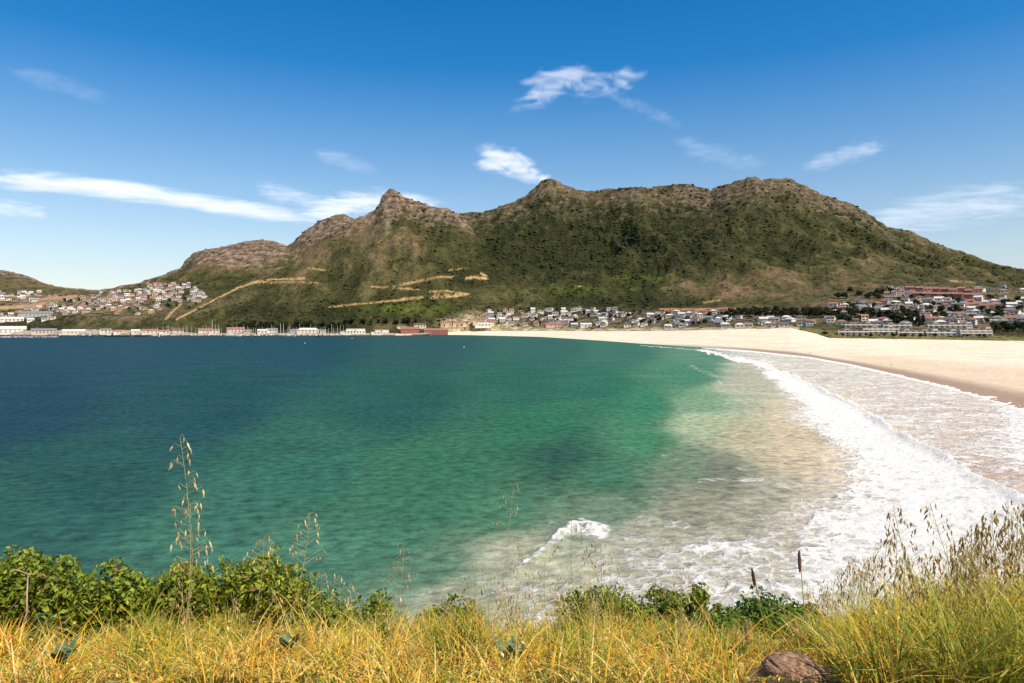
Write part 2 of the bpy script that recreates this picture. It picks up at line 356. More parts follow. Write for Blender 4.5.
# ------------------------------------------------------------------ the sea
wpx = np.concatenate([np.arange(-1500, -60, 30.0), np.arange(-60, 1090, 1.25), np.arange(1090, 2600, 30.0)])
wy = np.concatenate([np.array([322.4, 323, 325, 328, 331, 333]), np.arange(334.5, 720, 1.0), np.arange(720, 1400, 20.0)])
WPX, WPY = np.meshgrid(wpx, wy)
WY = H * F / (WPY - HY); WX = (WPX - CX) / F * WY
CP = [(0,345,18,76,104),(50,345,18,76,104),(150,345,20,80,106),(300,345,22,82,106),(430,345,34,94,106),(550,347,44,108,108),(620,350,52,122,112),(20,400,14,74,98),(200,400,18,84,100),(400,400,26,100,96),(520,380,30,108,98),(600,385,34,120,100),(650,405,42,138,106),(690,375,62,144,114),(300,470,40,116,98),(100,480,22,92,92),(20,520,30,98,92),(200,540,52,122,104),(450,470,46,124,92),(565,458,44,104,88),(600,480,58,128,100),(650,440,62,144,106),(540,430,36,124,94),(300,560,62,130,108),(390,540,60,128,102),(430,500,48,122,92),(490,510,66,130,100),(430,575,86,134,108),(450,600,146,150,120),(520,560,156,156,124),(560,590,160,158,126),(620,590,164,156,128),(640,540,156,152,126),(600,500,110,136,110),(690,500,134,132,108),(720,470,118,120,102),(690,468,110,134,106),(740,440,168,158,122),(790,440,188,166,132),(700,425,150,162,124),(740,385,160,158,132),(700,400,116,158,122),(760,362,170,160,138),(705,355,90,146,126),(840,365,182,166,146),(900,395,186,168,150),(980,430,190,168,150),(960,465,182,156,138),(1024,440,196,172,154),(1024,480,186,156,136),(720,560,168,158,134),(820,520,186,170,146),(760,510,150,142,120),(860,450,206,184,154),(820,410,196,180,150)]
num = np.zeros(WPX.shape+(3,)); den = np.zeros(WPX.shape)
jx = 14*fbm(WX/25, WY/45, 4, 201); jy = 9*fbm(WX/25+40, WY/45, 4, 207)
lf = lambda y: 60*np.log(np.maximum(y-322, .5))            # stretch rows so that the far shore gets its due
for (cx, cy, r_, g_, b_) in CP:
    d2 = ((WPX+jx-cx)/1.0)**2 + ((WPY + jy*np.clip((WPY-330)/60,0,1) - cy)*1.5)**2 + (lf(WPY)-lf(cy))**2*1.2
    k = 1/(d2+260)**2.2; den += k; num += k[..., None]*lin((r_, g_, b_))
WC = num/den[..., None]
silt = sm(.07, .30, WC[..., 0]); WC = WC * (np.array((1.02,1.08,.84))*(.62 + .07*sm(430, 560, WPY))[..., None]*(1-silt[..., None]) + np.array((1.02,1.03,.97))*silt[..., None])
lum = WC @ np.array((.3,.6,.1)); WC = WC*.79 + .21*lum[..., None]*np.array((1.0,1.0,.95))
# surf: crest lines, white water behind them, wash in front
CREST = [(690,350),(735,357),(762,363),(776,369),(800,379),(826,393),(858,407),(875,419),(905,439),(940,456),(975,476),(1003,491),(1022,502),(1060,527),(1120,565),(1200,620)]
LEFT = [(690,350),(735,359),(760,370),(772,384),(792,400),(800,420),(826,438),(852,462),(838,490),(800,520),(770,550),(730,590),(700,640),(680,720)]
cxx = I(WPY, [p[1] for p in CREST], [p[0] for p in CREST]); lxx = I(WPY, [p[1] for p in LEFT], [p[0] for p in LEFT])
n_big = fbm(WX/14, WY/22, 5, 301, .6); n_sm = fbm(WX/3.0, WY/4.0, 4, 311, .6)
t = (WPX - lxx + 22*n_big) / np.maximum(cxx - lxx, 6)
edge = sm(2.0, -1.5, WPX - cxx - 5*n_sm - 4*n_big)
foam = np.clip(sm(-.55, .5, t)*.93 + .05*n_big, 0, 1) * edge * sm(345, 354, WPY)
foam = np.maximum(foam, .60*sm(-1.5, .2, t) * edge * sm(490, 550, WPY) + 0)
foam = np.maximum(foam, .50*sm(-.9, .2, t) * edge * sm(352, 372, WPY)*sm(430,395,WPY))
ins = sm(-3, 6, WPX - cxx) * (WPY > 349)
yw_ = y_water(WPX)
wash = .52 + .30*fbm(WX/20, WY/9, 5, 333) + .25*sm(980, 1030, WPX)*sm(500, 440, WPY)
foam = np.maximum(foam, np.clip(wash, 0, .75) * ins)
foam = np.maximum(foam, .97*sm(2.6, .6, np.abs(WPY - yw_ - .6)/(.35+ (WPY-344)/42)) * (WPX > 700) * sm(345,350,WPY))
for pts, wd, am in (([(700,350.5),(716,353),(728,358),(739,362)],1.1,.9),([(640,345.5),(675,348),(700,350.5)],.5,.6),([(716,346.8),(760,352)],.6,.7),([(640,520),(680,524),(720,540)],5,.42),([(625,535),(660,548),(760,556)],7,.4),([(640,560),(700,575)],9,.35),([(660,455),(690,462),(720,470)],2,.3),([(700,482),(740,478),(800,488)],4,.4),([(690,470),(730,468),(770,470)],2,.34),([(660,412),(690,408),(730,402)],3,.3),([(690,366),(716,376),(720,384)],2,.4)):
    d, tt = dist_poly(WPX, WPY, pts); foam = np.maximum(foam, am*sm(wd*1.7, wd*.5, d + wd*.9*n_sm))
d, tt = dist_poly(WPX, WPY, [(508,574),(520,567),(536,556),(551,545),(566,533),(580,524),(599,530)])
wd = 1.5 + 9.5*tt**1.4; br_ = sm(1.5, .1, d/wd + .55*n_sm + .5*n_big); foam = np.maximum(foam, br_*(.64+.28*tt)*(.85+.5*n_sm))
d, tt = dist_poly(WPX, WPY, [(550,522),(563,523),(576,528)]); foam = np.maximum(foam, .5*sm(1.4, .2, d/2.4 + 1.1*n_sm))
foam *= (WPY > 338)
# surface shape
swl = .16*fbm(WX/9, WY/5, 3, 401)*sm(330, 120, WY) + .09*fbm(WX/2.6, WY/1.6, 2, 405)*sm(140, 70, WY) + .22*fbm(WX/45, WY/16, 2, 409)*sm(500, 200, WY)
inn = (WY > 40) & (WY < 900)
WZ = swl * inn
cw = [((p[0]-CX)/F*H*F/(p[1]-HY), H*F/(p[1]-HY)) for p in CREST]
d, tt = dist_poly(WX, WY, cw); WZ = WZ + 1.35*np.exp(-(d/1.7)**2) * (WPX <= cxx+3) * (WPY < 640) * (.6+.7*n_big) + .35*np.exp(-(d/9)**2)*(WPX < cxx)*(WPY < 640)
bw = [((p[0]-CX)/F*H*F/(p[1]-HY), H*F/(p[1]-HY)) for p in [(505,578),(520,567),(536,556),(551,545),(566,533),(580,524),(597,529)]]
d, tt = dist_poly(WX, WY, bw); WZ = WZ + (.25+.75*tt)*1.15*np.exp(-(d/1.3)**2)*(.75+.9*n_sm)
WZ += foam * (.30 * n_sm + .35*n_big) * (WY < 320)
WZ = np.where(WPY < 336, 0, WZ)

m_sea, n, l, p = nodes('sea_water')
tc = n.new('ShaderNodeTexCoord')
def N(kind, **kw):
    x = n.new(kind)
    for k, v in kw.items(): x.inputs[k.replace('_', ' ')].default_value = v
    return x
def mathn(op, a, b=None, c=None, clamp=False):
    x = n.new('ShaderNodeMath'); x.operation = op; x.use_clamp = clamp
    for i, v in enumerate((a, b, c)):
        if v is None: continue
        if hasattr(v, 'is_output'): l.new(v, x.inputs[i])
        else: x.inputs[i].default_value = v
    return x.outputs[0]
a1 = n.new('ShaderNodeAttribute'); a1.attribute_name = 'tint'; a2 = n.new('ShaderNodeAttribute'); a2.attribute_name = 'foam'
nA = N('ShaderNodeTexNoise', Scale=0.22, Detail=9.0, Roughness=.68); l.new(tc.outputs['Object'], nA.inputs['Vector'])
vo = n.new('ShaderNodeTexVoronoi'); vo.feature = 'DISTANCE_TO_EDGE'; vo.inputs['Scale'].default_value = .42
wv = N('ShaderNodeTexNoise', Scale=.5, Detail=3.0); l.new(tc.outputs['Object'], wv.inputs['Vector'])
vm = n.new('ShaderNodeVectorMath'); vm.operation = 'MULTIPLY_ADD'; l.new(wv.outputs['Color'], vm.inputs[0]); vm.inputs[1].default_value = (3.2, 3.2, 0); l.new(tc.outputs['Object'], vm.inputs[2])
l.new(vm.outputs[0], vo.inputs['Vector'])
lace = mathn('SUBTRACT', 1.0, mathn('MULTIPLY', vo.outputs['Distance'], 5.0, clamp=True))
x = mathn('ADD', mathn('MULTIPLY', a2.outputs['Fac'], 1.12), mathn('MULTIPLY', mathn('SUBTRACT', nA.outputs['Fac'], .5), 1.9))
x = mathn('ADD', x, mathn('MULTIPLY', mathn('MULTIPLY', lace, a2.outputs['Fac']), .62))
mr = N('ShaderNodeMapRange'); mr.interpolation_type = 'SMOOTHSTEP'; mr.inputs['From Min'].default_value = .46; mr.inputs['From Max'].default_value = 1.08; l.new(x, mr.inputs['Value'])
fm = mathn('MULTIPLY', mr.outputs[0], mathn('MULTIPLY', a2.outputs['Fac'], 6.0, clamp=True))
# wind ripples and swell: light and shade painted into colour, also in the normal
mp = N('ShaderNodeMapping'); mp.inputs['Scale'].default_value = (.34, .40, .3); mp.inputs['Rotation'].default_value = (0, 0, R(-14)); l.new(tc.outputs['Object'], mp.inputs['Vector'])
nW = N('ShaderNodeTexNoise', Scale=1.25, Detail=9.0, Roughness=.70); l.new(mp.outputs[0], nW.inputs['Vector'])
mp2 = N('ShaderNodeMapping'); mp2.inputs['Scale'].default_value = (.035, .055, .05); mp2.inputs['Rotation'].default_value = (0, 0, R(-10)); l.new(tc.outputs['Object'], mp2.inputs['Vector'])
nL = N('ShaderNodeTexNoise', Scale=1.0, Detail=6.0, Roughness=.6); l.new(mp2.outputs[0], nL.inputs['Vector'])
vr = mathn('ADD', mathn('MULTIPLY', mathn('SUBTRACT', nW.outputs['Fac'], .5), 3.0), mathn('ADD', mathn('MULTIPLY', mathn('SUBTRACT', nL.outputs['Fac'], .5), .75), 1.0))
sc = n.new('ShaderNodeVectorMath'); sc.operation = 'SCALE'; l.new(a1.outputs['Color'], sc.inputs[0]); l.new(vr, sc.inputs['Scale'])
mc = n.new('ShaderNodeMix'); mc.data_type = 'RGBA'; l.new(fm, mc.inputs[0]); l.new(sc.outputs[0], mc.inputs[6]); mc.inputs[7].default_value = (.70, .67, .61, 1)
hgt = mathn('ADD', mathn('MULTIPLY', nW.outputs['Fac'], 1.0), mathn('ADD', mathn('MULTIPLY', nL.outputs['Fac'], 1.2), mathn('MULTIPLY', fm, .5)))
di = n.new('ShaderNodeBsdfDiffuse'); gl = n.new('ShaderNodeBsdfGlossy'); gl.inputs['Roughness'].default_value = .22; mxs = n.new('ShaderNodeMixShader')
l.new(mc.outputs[2], di.inputs['Color']); l.new(mathn('MULTIPLY', mathn('SUBTRACT', 1.0, fm), .075), mxs.inputs[0]); l.new(di.outputs[0], mxs.inputs[1]); l.new(gl.outputs[0], mxs.inputs[2]); l.new(mxs.outputs[0], n['Material Output'].inputs['Surface'])
bp = N('ShaderNodeBump', Strength=.9, Distance=.8); l.new(hgt, bp.inputs['Height']); l.new(bp.outputs[0], di.inputs['Normal']); l.new(bp.outputs[0], gl.inputs['Normal']); n.remove(p)
SEA_K = 1.0
n1 = len(wpx); ii = np.arange((len(wy)-1)*n1).reshape(-1, n1)[:, :-1].ravel()
tag(link('sea', np_mesh('sea', np.stack([WX, WY, WZ], -1).reshape(-1,3), np.stack([ii, ii+n1, ii+1+n1, ii+1], 1), m_sea, {'tint': (WC*SEA_K).reshape(-1,3), 'foam': foam.reshape(-1)}, smooth=True)), kind='structure')

# ------------------------------------------------------------------ scrub on the slopes (nobody could count it)
def blob_proto(seed, k=7):
    r = np.random.default_rng(seed); vs = [(0, 0, 1.0)]
    for ring, (rad, z) in enumerate(((.62, .8), (1.0, .25), (.85, -.35))):
        for i in range(k):
            a = 6.2832*(i + .5*ring)/k; q = r.uniform(.75, 1.2); vs.append((rad*q*math.cos(a), rad*q*math.sin(a), z*r.uniform(.8, 1.2)))
    fs = [(0, 1+i, 1+(i+1) % k) for i in range(k)]
    for g in range(2):
        b0, b1 = 1+g*k, 1+(g+1)*k
        for i in range(k): fs += [(b0+i, b1+i, b0+(i+1) % k), (b0+(i+1) % k, b1+i, b1+(i+1) % k)]
    return np.array(vs), np.array(fs)
dy_vis = np.clip(YAPP[1:-1] - np.minimum.accumulate(YAPP, 0)[2:], 0, 3)
inpx = (PX[1:-1] > -25) & (PX[1:-1] < 1050)
clr = 1 - np.clip(trk + yard*.8, 0, 1)[1:-1]
wt = dy_vis * inpx * clr * (0.25 + sm(-.35, .45, green)[1:-1]) * (1 - .8*np.clip(rock, 0, 1)[1:-1]) * ((YY-Y0)[1:-1] > 25)
NB = 38000
pk = rng.choice(wt.size, NB, p=(wt/wt.sum()).ravel()); pr, pc = np.unravel_index(pk, wt.shape); pr = pr + 1
fr, fc = rng.random(NB), rng.random(NB); pc = np.minimum(pc, len(cols)-2)
def bil(A): return (A[pr,pc]*(1-fr)*(1-fc) + A[pr+1,pc]*fr*(1-fc) + A[pr,pc+1]*(1-fr)*fc + A[pr+1,pc+1]*fr*fc)
bx, by, bz = bil(XX), bil(YY), bil(ZZ); bg_ = bil(green)
size = (1.0 + 1.6*rng.random(NB)**2) * (0.75 + .5*np.clip(bg_, 0, 1)) * np.clip(by/1250, .7, 1.7)
pv, pf = blob_proto(5); rot = rng.random(NB)*6.28
c_, s_ = np.cos(rot)[:, None], np.sin(rot)[:, None]; sx = (size*rng.uniform(.8, 1.7, NB))[:, None]
VX = bx[:, None] + (pv[:, 0]*c_ - pv[:, 1]*s_)*sx; VY = by[:, None] + (pv[:, 0]*s_ + pv[:, 1]*c_)*sx; VZ = bz[:, None] + pv[:, 2]*(size*rng.uniform(.6, 1.1, NB))[:, None]
VX += rng.normal(0, .12, VX.shape)*sx; VY += rng.normal(0, .12, VX.shape)*sx
tint = mix3(np.broadcast_to(np.array((.095,.082,.036)), (NB, 3)), np.array((.036,.044,.014)), sm(-.3, .35, bg_ + rng.normal(0, .25, NB))) * rng.uniform(.7, 1.3, (NB, 1))
m_scrub = attr_mat('scrub_leaf', 'tint', 0.9, 0.05, 0.7, 0.4)
me = np_mesh('hillside_scrub', np.stack([VX, VY, VZ], -1).reshape(-1, 3), (pf[None] + (np.arange(NB)*len(pv))[:, None, None]).reshape(-1, 3), m_scrub, {'tint': np.repeat(tint, len(pv), 0)}, smooth=True)
tag(link('hillside_scrub', me), kind='stuff')

# boulders and outcrops along the crests, as stuff
wt = dy_vis * inpx * np.clip(rock, 0, 1)[1:-1]**2 + np.where(inpx, .25*sm(.985, 1, SS[1:-1])*(SS[1:-1] < 1)*np.clip(rock,0,1)[1:-1], 0)
NK = 4200
pk = rng.choice(wt.size, NK, p=(wt/wt.sum()).ravel()); pr, pc = np.unravel_index(pk, wt.shape); pr = pr + 1; fr, fc = rng.random(NK), rng.random(NK); pc = np.minimum(pc, len(cols)-2)
bx, by, bz = bil(XX), bil(YY), bil(ZZ); size = (1.2 + 3.2*rng.random(NK)**3)
pv, pf = blob_proto(8, 5); rot = rng.random(NK)*6.28; c_, s_ = np.cos(rot)[:, None], np.sin(rot)[:, None]; sx = (size*rng.uniform(.8, 1.8, NK))[:, None]
VX = bx[:, None] + (pv[:, 0]*c_ - pv[:, 1]*s_)*sx; VY = by[:, None] + (pv[:, 0]*s_ + pv[:, 1]*c_)*sx; VZ = bz[:, None] + pv[:, 2]*(size*.8)[:, None]
VX += rng.normal(0, .2, VX.shape)*sx
tint = np.array((.23,.17,.12)) * rng.uniform(.5, 1.3, (NK, 1))
tag(link('mountain_rocks', np_mesh('mountain_rocks', np.stack([VX, VY, VZ], -1).reshape(-1, 3), (pf[None] + (np.arange(NK)*len(pv))[:, None, None]).reshape(-1, 3), attr_mat('crag_rock', 'tint', .95, .1, .5, .35), {'tint': np.repeat(tint, len(pv), 0)})), kind='stuff')

# ------------------------------------------------------------------ houses
WALLS = {'white': (.80,.70,.56), 'cream': (.74,.60,.42), 'pink': (.68,.48,.37), 'grey': (.42,.40,.38), 'ochre': (.58,.36,.16), 'red': (.36,.12,.085)}
ROOFS = {'grey': (.20,.19,.19), 'terracotta': (.30,.13,.085), 'brown': (.13,.085,.06), 'pale': (.60,.56,.50)}
wall_m = {k: mat('plaster ' + k, v, .85, .12, .5) for k, v in WALLS.items()}
roof_m = {k: mat('roof tile ' + k, v, .8, .2, 1.2) for k, v in ROOFS.items()}
m_glass = mat('window glass', (.02,.025,.03), .15, .2, 2, .5); m_trim = mat('white trim', (.72,.70,.66), .6, .08, 2); m_door = mat('door timber', (.12,.06,.03), .6, .2, 3)
def window_mesh(wd, ht, name):
    b = MB(); t = .12
    b.box(-wd/2, wd/2, -.02, .06, 0, ht, 1)
    for (x0, x1, z0, z1) in ((-wd/2-t, -wd/2, -t, ht+t), (wd/2, wd/2+t, -t, ht+t), (-wd/2, wd/2, -t, 0), (-wd/2, wd/2, ht, ht+t)): b.box(x0, x1, -.06, .06, z0, z1, 0)
    return b.mesh(name, [m_trim, m_glass])
WIN = {'small': window_mesh(1.6, 1.3, 'window'), 'wide': window_mesh(2.8, 1.5, 'window'), 'tall': window_mesh(1.5, 1.9, 'window')}
b = MB(); b.box(-.5, .5, -.05, .05, 0, 2.1, 0); DOOR = b.mesh('door', [m_door])
HC = {}
def house_meshes(kind, w_, d_, h, wc, rc):
    key = (kind, w_, d_, h, wc, rc)
    if key in HC: return HC[key]
    b = MB(); r = MB(); x, y = w_/2, d_/2; ex = {}
    if kind == 'gable':
        rh = d_*.30; o = .5
        b.box(-x, x, -y, y, -4, h); b.add([(-x,-y,h),(-x,y,h),(-x,0,h+rh),(x,-y,h),(x,y,h),(x,0,h+rh)], [(0,2,1),(3,4,5),(0,3,5,2),(1,2,5,4)])
        t = .22
        for sgn in (-1, 1):
            yo, zo = sgn*(y+o), h - rh*o/y
            vs = [(-x-o,yo,zo+.05),(x+o,yo,zo+.05),(x+o,0,h+rh+.05),(-x-o,0,h+rh+.05)]; vs += [(a,c,e+t) for a, c, e in vs]
            r.add(vs, [(0,1,2,3),(4,7,6,5),(0,4,5,1),(1,5,6,2),(2,6,7,3),(3,7,4,0)])
        r.box(x*.45, x*.45+.7, -.35, .35, h+rh-.2, h+rh+1.0)
    elif kind == 'hip':
        rh = d_*.30; o = .55; X, Y = x+o, y+o
        b.box(-x, x, -y, y, -4, h)
        r.add([(-X,-Y,h+.02),(X,-Y,h+.02),(X,Y,h+.02),(-X,Y,h+.02),(-X,-Y,h+.2),(X,-Y,h+.2),(X,Y,h+.2),(-X,Y,h+.2),(-(X-Y),0,h+rh),((X-Y),0,h+rh)],
              [(0,3,2,1),(0,1,5,4),(1,2,6,5),(2,3,7,6),(3,0,4,7),(4,5,9,8),(5,6,9),(6,7,8,9),(7,4,8)])
    else:                                                       # flat roofed, upper storey set back
        b.box(-x, x, -y, y, -4, h*.55); b.box(-x*.55, x-.3, -y*.35, y-.3, h*.55, h)
        r.box(-x*.55-.4, x+.2, -y*.35-.8, y+.1, h+.002, h+.28); r.box(-x-.3, x*.3, -y-.5, -y*.35-.003, h*.55+.002, h*.55+.22)
    HC[key] = (b.mesh('wall', wall_m[wc]), r.mesh('roof', roof_m[rc])); return HC[key]
N_H = [0]
def house(pos, rz, kind, w_, d_, h, wc, rc, label, group, wins=2, name='house', cat='house'):
    e = empty(name, pos, rz); tag(e, label, cat, group)
    wm, rm = house_meshes(kind, w_, d_, h, wc, rc)
    link('wall', wm, e); link('roof', rm, e)
    x, y = w_/2, d_/2
    hh = h*.55 if kind == 'flat' else h
    fl = [0.0] + ([hh*.5] if hh > 4.6 else [])
    for z in fl:
        for k in range(wins):
            fx = -x + w_*(k+.5)/wins
            if z == 0 and k == 0 and wins > 2: continue
            link('window', WIN['wide' if (w_/wins > 4.2) else 'small'], e, (fx, -y-.03, z+.9))
    if kind == 'flat': link('window', WIN['wide'], e, (x*.2, -y*.35-.03, hh+.7))
    link('door', DOOR, e, (-x*.15, -y-.02, 0.02))
    N_H[0] += 1
    return e

placed = []
def free(p, r):
    for q, rq in placed:
        if (p.x-q.x)**2 + (p.y-q.y)**2 < (r+rq)**2: return False
    return True
def scatter(n, region, where, walls, roofs, kinds, sizes, dmin=0, tries=40, wins=2, rows=None):
    made = 0
    for _ in range(n*tries):
        if made >= n: break
        px = random.uniform(region[0], region[1]); py = random.uniform(region[2], region[3])
        if len(region) > 4 and not region[4](px, py): continue
        p = ground_at(px, py, dmin)
        if p is None: continue
        w_, d_, h = random.choice(sizes)
        if not free(p, w_*.44): continue
        k = random.choice(kinds); wc = random.choice(walls); rc = random.choice(roofs)
        if k == 'flat': h = max(h, 5.6)
        place = where(px, py) if callable(where) else where
        storeys = 'two-storey' if h > 4.6 else 'low'
        shape = {'gable': 'gabled', 'hip': 'hipped', 'flat': 'flat'}[k]
        label = f"{storeys} {wc} house with {shape} {rc} roof {place}"
        face = math.atan2(p.x, p.y) * -1 + random.gauss(0, .25)
        house(p + Vector((0, 0, .15)), face, k, w_, d_, h, wc, rc, label, label, wins)
        placed.append((p, w_*.44)); made += 1
    return made
SM = [(11,8,3.6),(13,9,3.8),(10,8,6.2),(14,9,3.6)]; TINY = [(11,9,4.0),(12,9,4.0),(10,8,3.8),(13,9,6.4)]; MD = [(13,9,6.0),(12,9,5.6),(14,9,3.6),(10,9,6.2),(16,9,5.8)]
# the township on the hillside beyond the harbour
scatter(95, (100, 206, 283, 302, lambda x, y: y > 283 + abs(x-178)*.10 and y < 311-(x-100)*.06), lambda x, y: 'in the township under the rocky ridge' if y < 292 else 'on the lower township slope', ['white','white','cream','pink','grey'], ['grey','pale','brown','terracotta'], ['gable','hip'], TINY, 1500)
scatter(85, (44, 160, 296, 315), lambda x, y: 'among township trees below the saddle' if x < 100 else 'just above the green bluff by the harbour', ['white','cream','pink','ochre','grey'], ['grey','pale','brown','terracotta'], ['gable','hip','flat'], TINY, 1450)
scatter(30, (-6, 40, 292, 302), 'beside the bare orange earth bank', ['white','pink','cream'], ['grey','pale','brown'], ['gable'], TINY, 1450)
scatter(18, (-4, 60, 305, 322), 'near the long sheds by the bank', ['white','cream','pink'], ['grey','pale'], ['gable','flat'], SM, 1450)
# the village behind the near end of the beach
scatter(36, (484, 545, 309, 326), lambda x, y: 'in the village under reddish scree' if y > 317 else 'in the top row under the scree', ['white','white','cream','grey'], ['grey','brown','pale','terracotta'], ['gable','hip','flat'], SM)
scatter(54, (550, 646, 309, 327, lambda x, y: y > 308 + max(0, x-605)*.28), lambda x, y: 'in the village below dark woods' if y < 318 else 'on the dune edge below the village', ['white','white','white','cream','grey'], ['grey','pale','brown','pale'], ['gable','flat','hip'], SM)
scatter(42, (648, 742, 314, 328), lambda x, y: 'beneath the row of pale orange houses' if x < 700 else 'beside the dark tree belt', ['white','cream','grey','white'], ['grey','brown','pale'], ['gable','hip','flat'], SM)
scatter(18, (742, 832, 319, 327), 'in front of the dark tree belt', ['white','cream','grey'], ['grey','brown','pale','terracotta'], ['gable','hip'], SM)
# the suburb behind the far end of the beach
def sub(x, y):
    c = 'under the dry slope' if x < 875 else ('under the red rows' if x < 965 else 'near the mountain foot')
    return ('in the upper suburb ' if y < 306 else 'in the middle suburb ' if y < 317 else 'behind the terraces ') + c
scatter(150, (832, 1032, 299, 326, lambda x, y: y > 300 + max(0, 880-x)*.12), sub, ['white','white','cream','pink','grey'], ['grey','brown','terracotta','pale','grey'], ['gable','hip','flat','hip'], SM+MD[:2], 780)
scatter(9, (975, 1030, 285, 299), 'on the upper suburb edge by the scrub', ['cream','white','pink'], ['grey','brown','pale'], ['hip','flat'], SM, 780)

# rows of joined houses: every house its own thing
def row(n, x0, x1, yfun, kind, size, wc, rc, label, group, name='row_house', dmin=700, wins=2):
    for i in range(n):
        px = x0 + (x1-x0)*(i+.5)/n; px += random.uniform(-.12,.12)*(x1-x0)/n; p = ground_at(px, yfun(px) + random.uniform(-.7,.7), dmin)
        if p is None: continue
        ww = wc if isinstance(wc, str) else wc[i % len(wc)]
        house(p + Vector((0,0,.2+random.uniform(0,.9))), -math.atan2(p.x, p.y)+random.uniform(-.12,.12), kind, size[0]*random.choice((.8,.9,1)), size[1], size[2]*random.choice((.8,1,1.1)), ww, rc, label, group, wins, name, 'house'); placed.append((p, size[0]*.45))
row(12, 664, 736, lambda x: 313.6 - (x-664)*.012, 'gable', (10.5,8,5.2), ['ochre','pink','cream'], 'terracotta', 'pale orange gabled house in the terrace row at the foot of the dry slope', 'row of pale orange houses')
row(9, 906, 982, lambda x: 291.5 + (x-906)*.03, 'gable', (14,9,6.2), ['red','red','pink'], 'terracotta', 'red or pinkish gabled house in the upper long red row above the suburb', 'upper red row houses')
row(8, 912, 980, lambda x: 297 + (x-912)*.03, 'gable', (14,9,6.0), 'red', 'terracotta', 'red gabled house in the lower long red row above the suburb', 'lower red row houses')
row(5, 884, 916, lambda x: 295.5, 'gable', (10,8,5.8), 'white', 'terracotta', 'white gabled row house with red roof beside the long red rows', 'white row houses')
row(5, 888, 912, lambda x: 290.5, 'flat', (10,8,6.0), 'white', 'pale', 'white flat-roofed row house above the other white row houses', 'upper white row houses')
row(6, 962, 1000, lambda x: 308.5, 'gable', (11,9,6.0), ['white','pink'], 'terracotta', 'white or pink house with red roof in the short row amid the suburb', 'short red-roofed row')
row(6, 440, 466, lambda x: 325.5, 'gable', (8,8,6.5), ['ochre','cream'], 'terracotta', 'ochre or cream gabled house in the row beside the red warehouse', 'ochre row by the harbour', dmin=1400)
row(6, 467, 496, lambda x: 323.5, 'gable', (8.5,8,6.5), ['ochre','cream','ochre'], 'terracotta', 'ochre or cream gabled house in the row at the start of the beach', 'ochre row by the beach', dmin=1400)

# beachfront apartment terraces: three floors with recessed balconies
def terrace(px0, px1, py, floors, label, wc='white', dep=11, dmin=700):
    pm = ground_at((px0+px1)/2, py, dmin); 
    if pm is None: return
    W = (px1-px0)/F*pm.y; n = max(3, round(W/6.0)); bw = W/n; fh = 2.7; top = floors*fh
    e = empty('apartment_terrace', pm + Vector((0,0,.3)), -math.atan2(pm.x, pm.y)*.6); tag(e, label, 'apartment block')
    b = MB()
    for f in range(floors):
        sb = f*1.8                                             # each floor steps back a little
        b.box(-W/2, W/2, -dep/2+sb+.8, dep/2, f*fh-(4 if f == 0 else 0), (f+1)*fh-.25)
        for k in range(n+1):
            x = -W/2 + k*bw; b.box(x-.4, x+.4, -dep/2+sb, -dep/2+sb+.797, f*fh+.003, (f+1)*fh-.253)
    for k in range(n):                                         # stair heads and gables break the roofline
        if k % 3 == 1: b.box(-W/2+k*bw+.5, -W/2+(k+1)*bw-.5, -dep/2+(floors-1)*1.8+1.2, dep/2-.6, top+.003, top+random.choice((.9,1.3,2.0)))
    link('wall', b.mesh('wall', wall_m[wc]), e)
    for f in range(floors):
        sb = f*1.8; z = (f+1)*fh
        r = MB(); r.box(-W/2-.3, W/2+.3, -dep/2+sb-.15, dep/2+.1, z-.247, z-.003)
        link('roof' if f == floors-1 else 'floor_slab', r.mesh('roof', roof_m['pale'] if f < floors-1 else roof_m['grey']), e)
        for k in range(n):
            x = -W/2 + (k+.5)*bw
            link('window', WIN['tall'], e, (x, -dep/2+sb+.8-.04, f*fh+.25))
            if f: 
                link('balcony_rail', RAIL(bw), e, (x, -dep/2+sb-.1, f*fh))
    placed.append((pm, W*.4))
RC = {}
def RAIL(bw):
    k = round(bw, 1)
    if k not in RC:
        b = MB(); b.box(-bw/2+.2, bw/2-.2, -.04, .04, .05, .95); RC[k] = b.mesh('balcony_rail', wall_m['white'])
    return RC[k]
terrace(839, 867, 334.6, 2, 'pinkish stepped beachfront terrace nearest the pale dune tongue', 'pink')
terrace(868.5, 897, 334.2, 3, 'cream stepped beachfront terrace second from the pale dune tongue', 'cream')
terrace(899, 926, 335.2, 2, 'cream stepped beachfront terrace in the middle of the row behind the dunes', 'cream')
terrace(928, 960, 335.6, 2, 'longest white stepped terrace of the row behind the beach dunes')
terrace(962, 989, 336.2, 3, 'cream stepped terrace at the end of the row nearest the dark trees', 'cream')
terrace(846, 880, 327.5, 2, 'pale terrace behind the two beachfront blocks by the dune tongue', 'pink')
terrace(884, 908, 328.0, 2, 'cream apartment terrace behind the middle beachfront block', 'cream')
terrace(930, 968, 328.0, 2, 'white apartment terrace behind the longest beachfront block')
terrace(996, 1034, 328.5, 2, 'broad bright white block behind the dark trees at the end of the terraces')
terrace(980, 1004, 322.5, 2, 'cream block above the broad bright white block', 'cream')

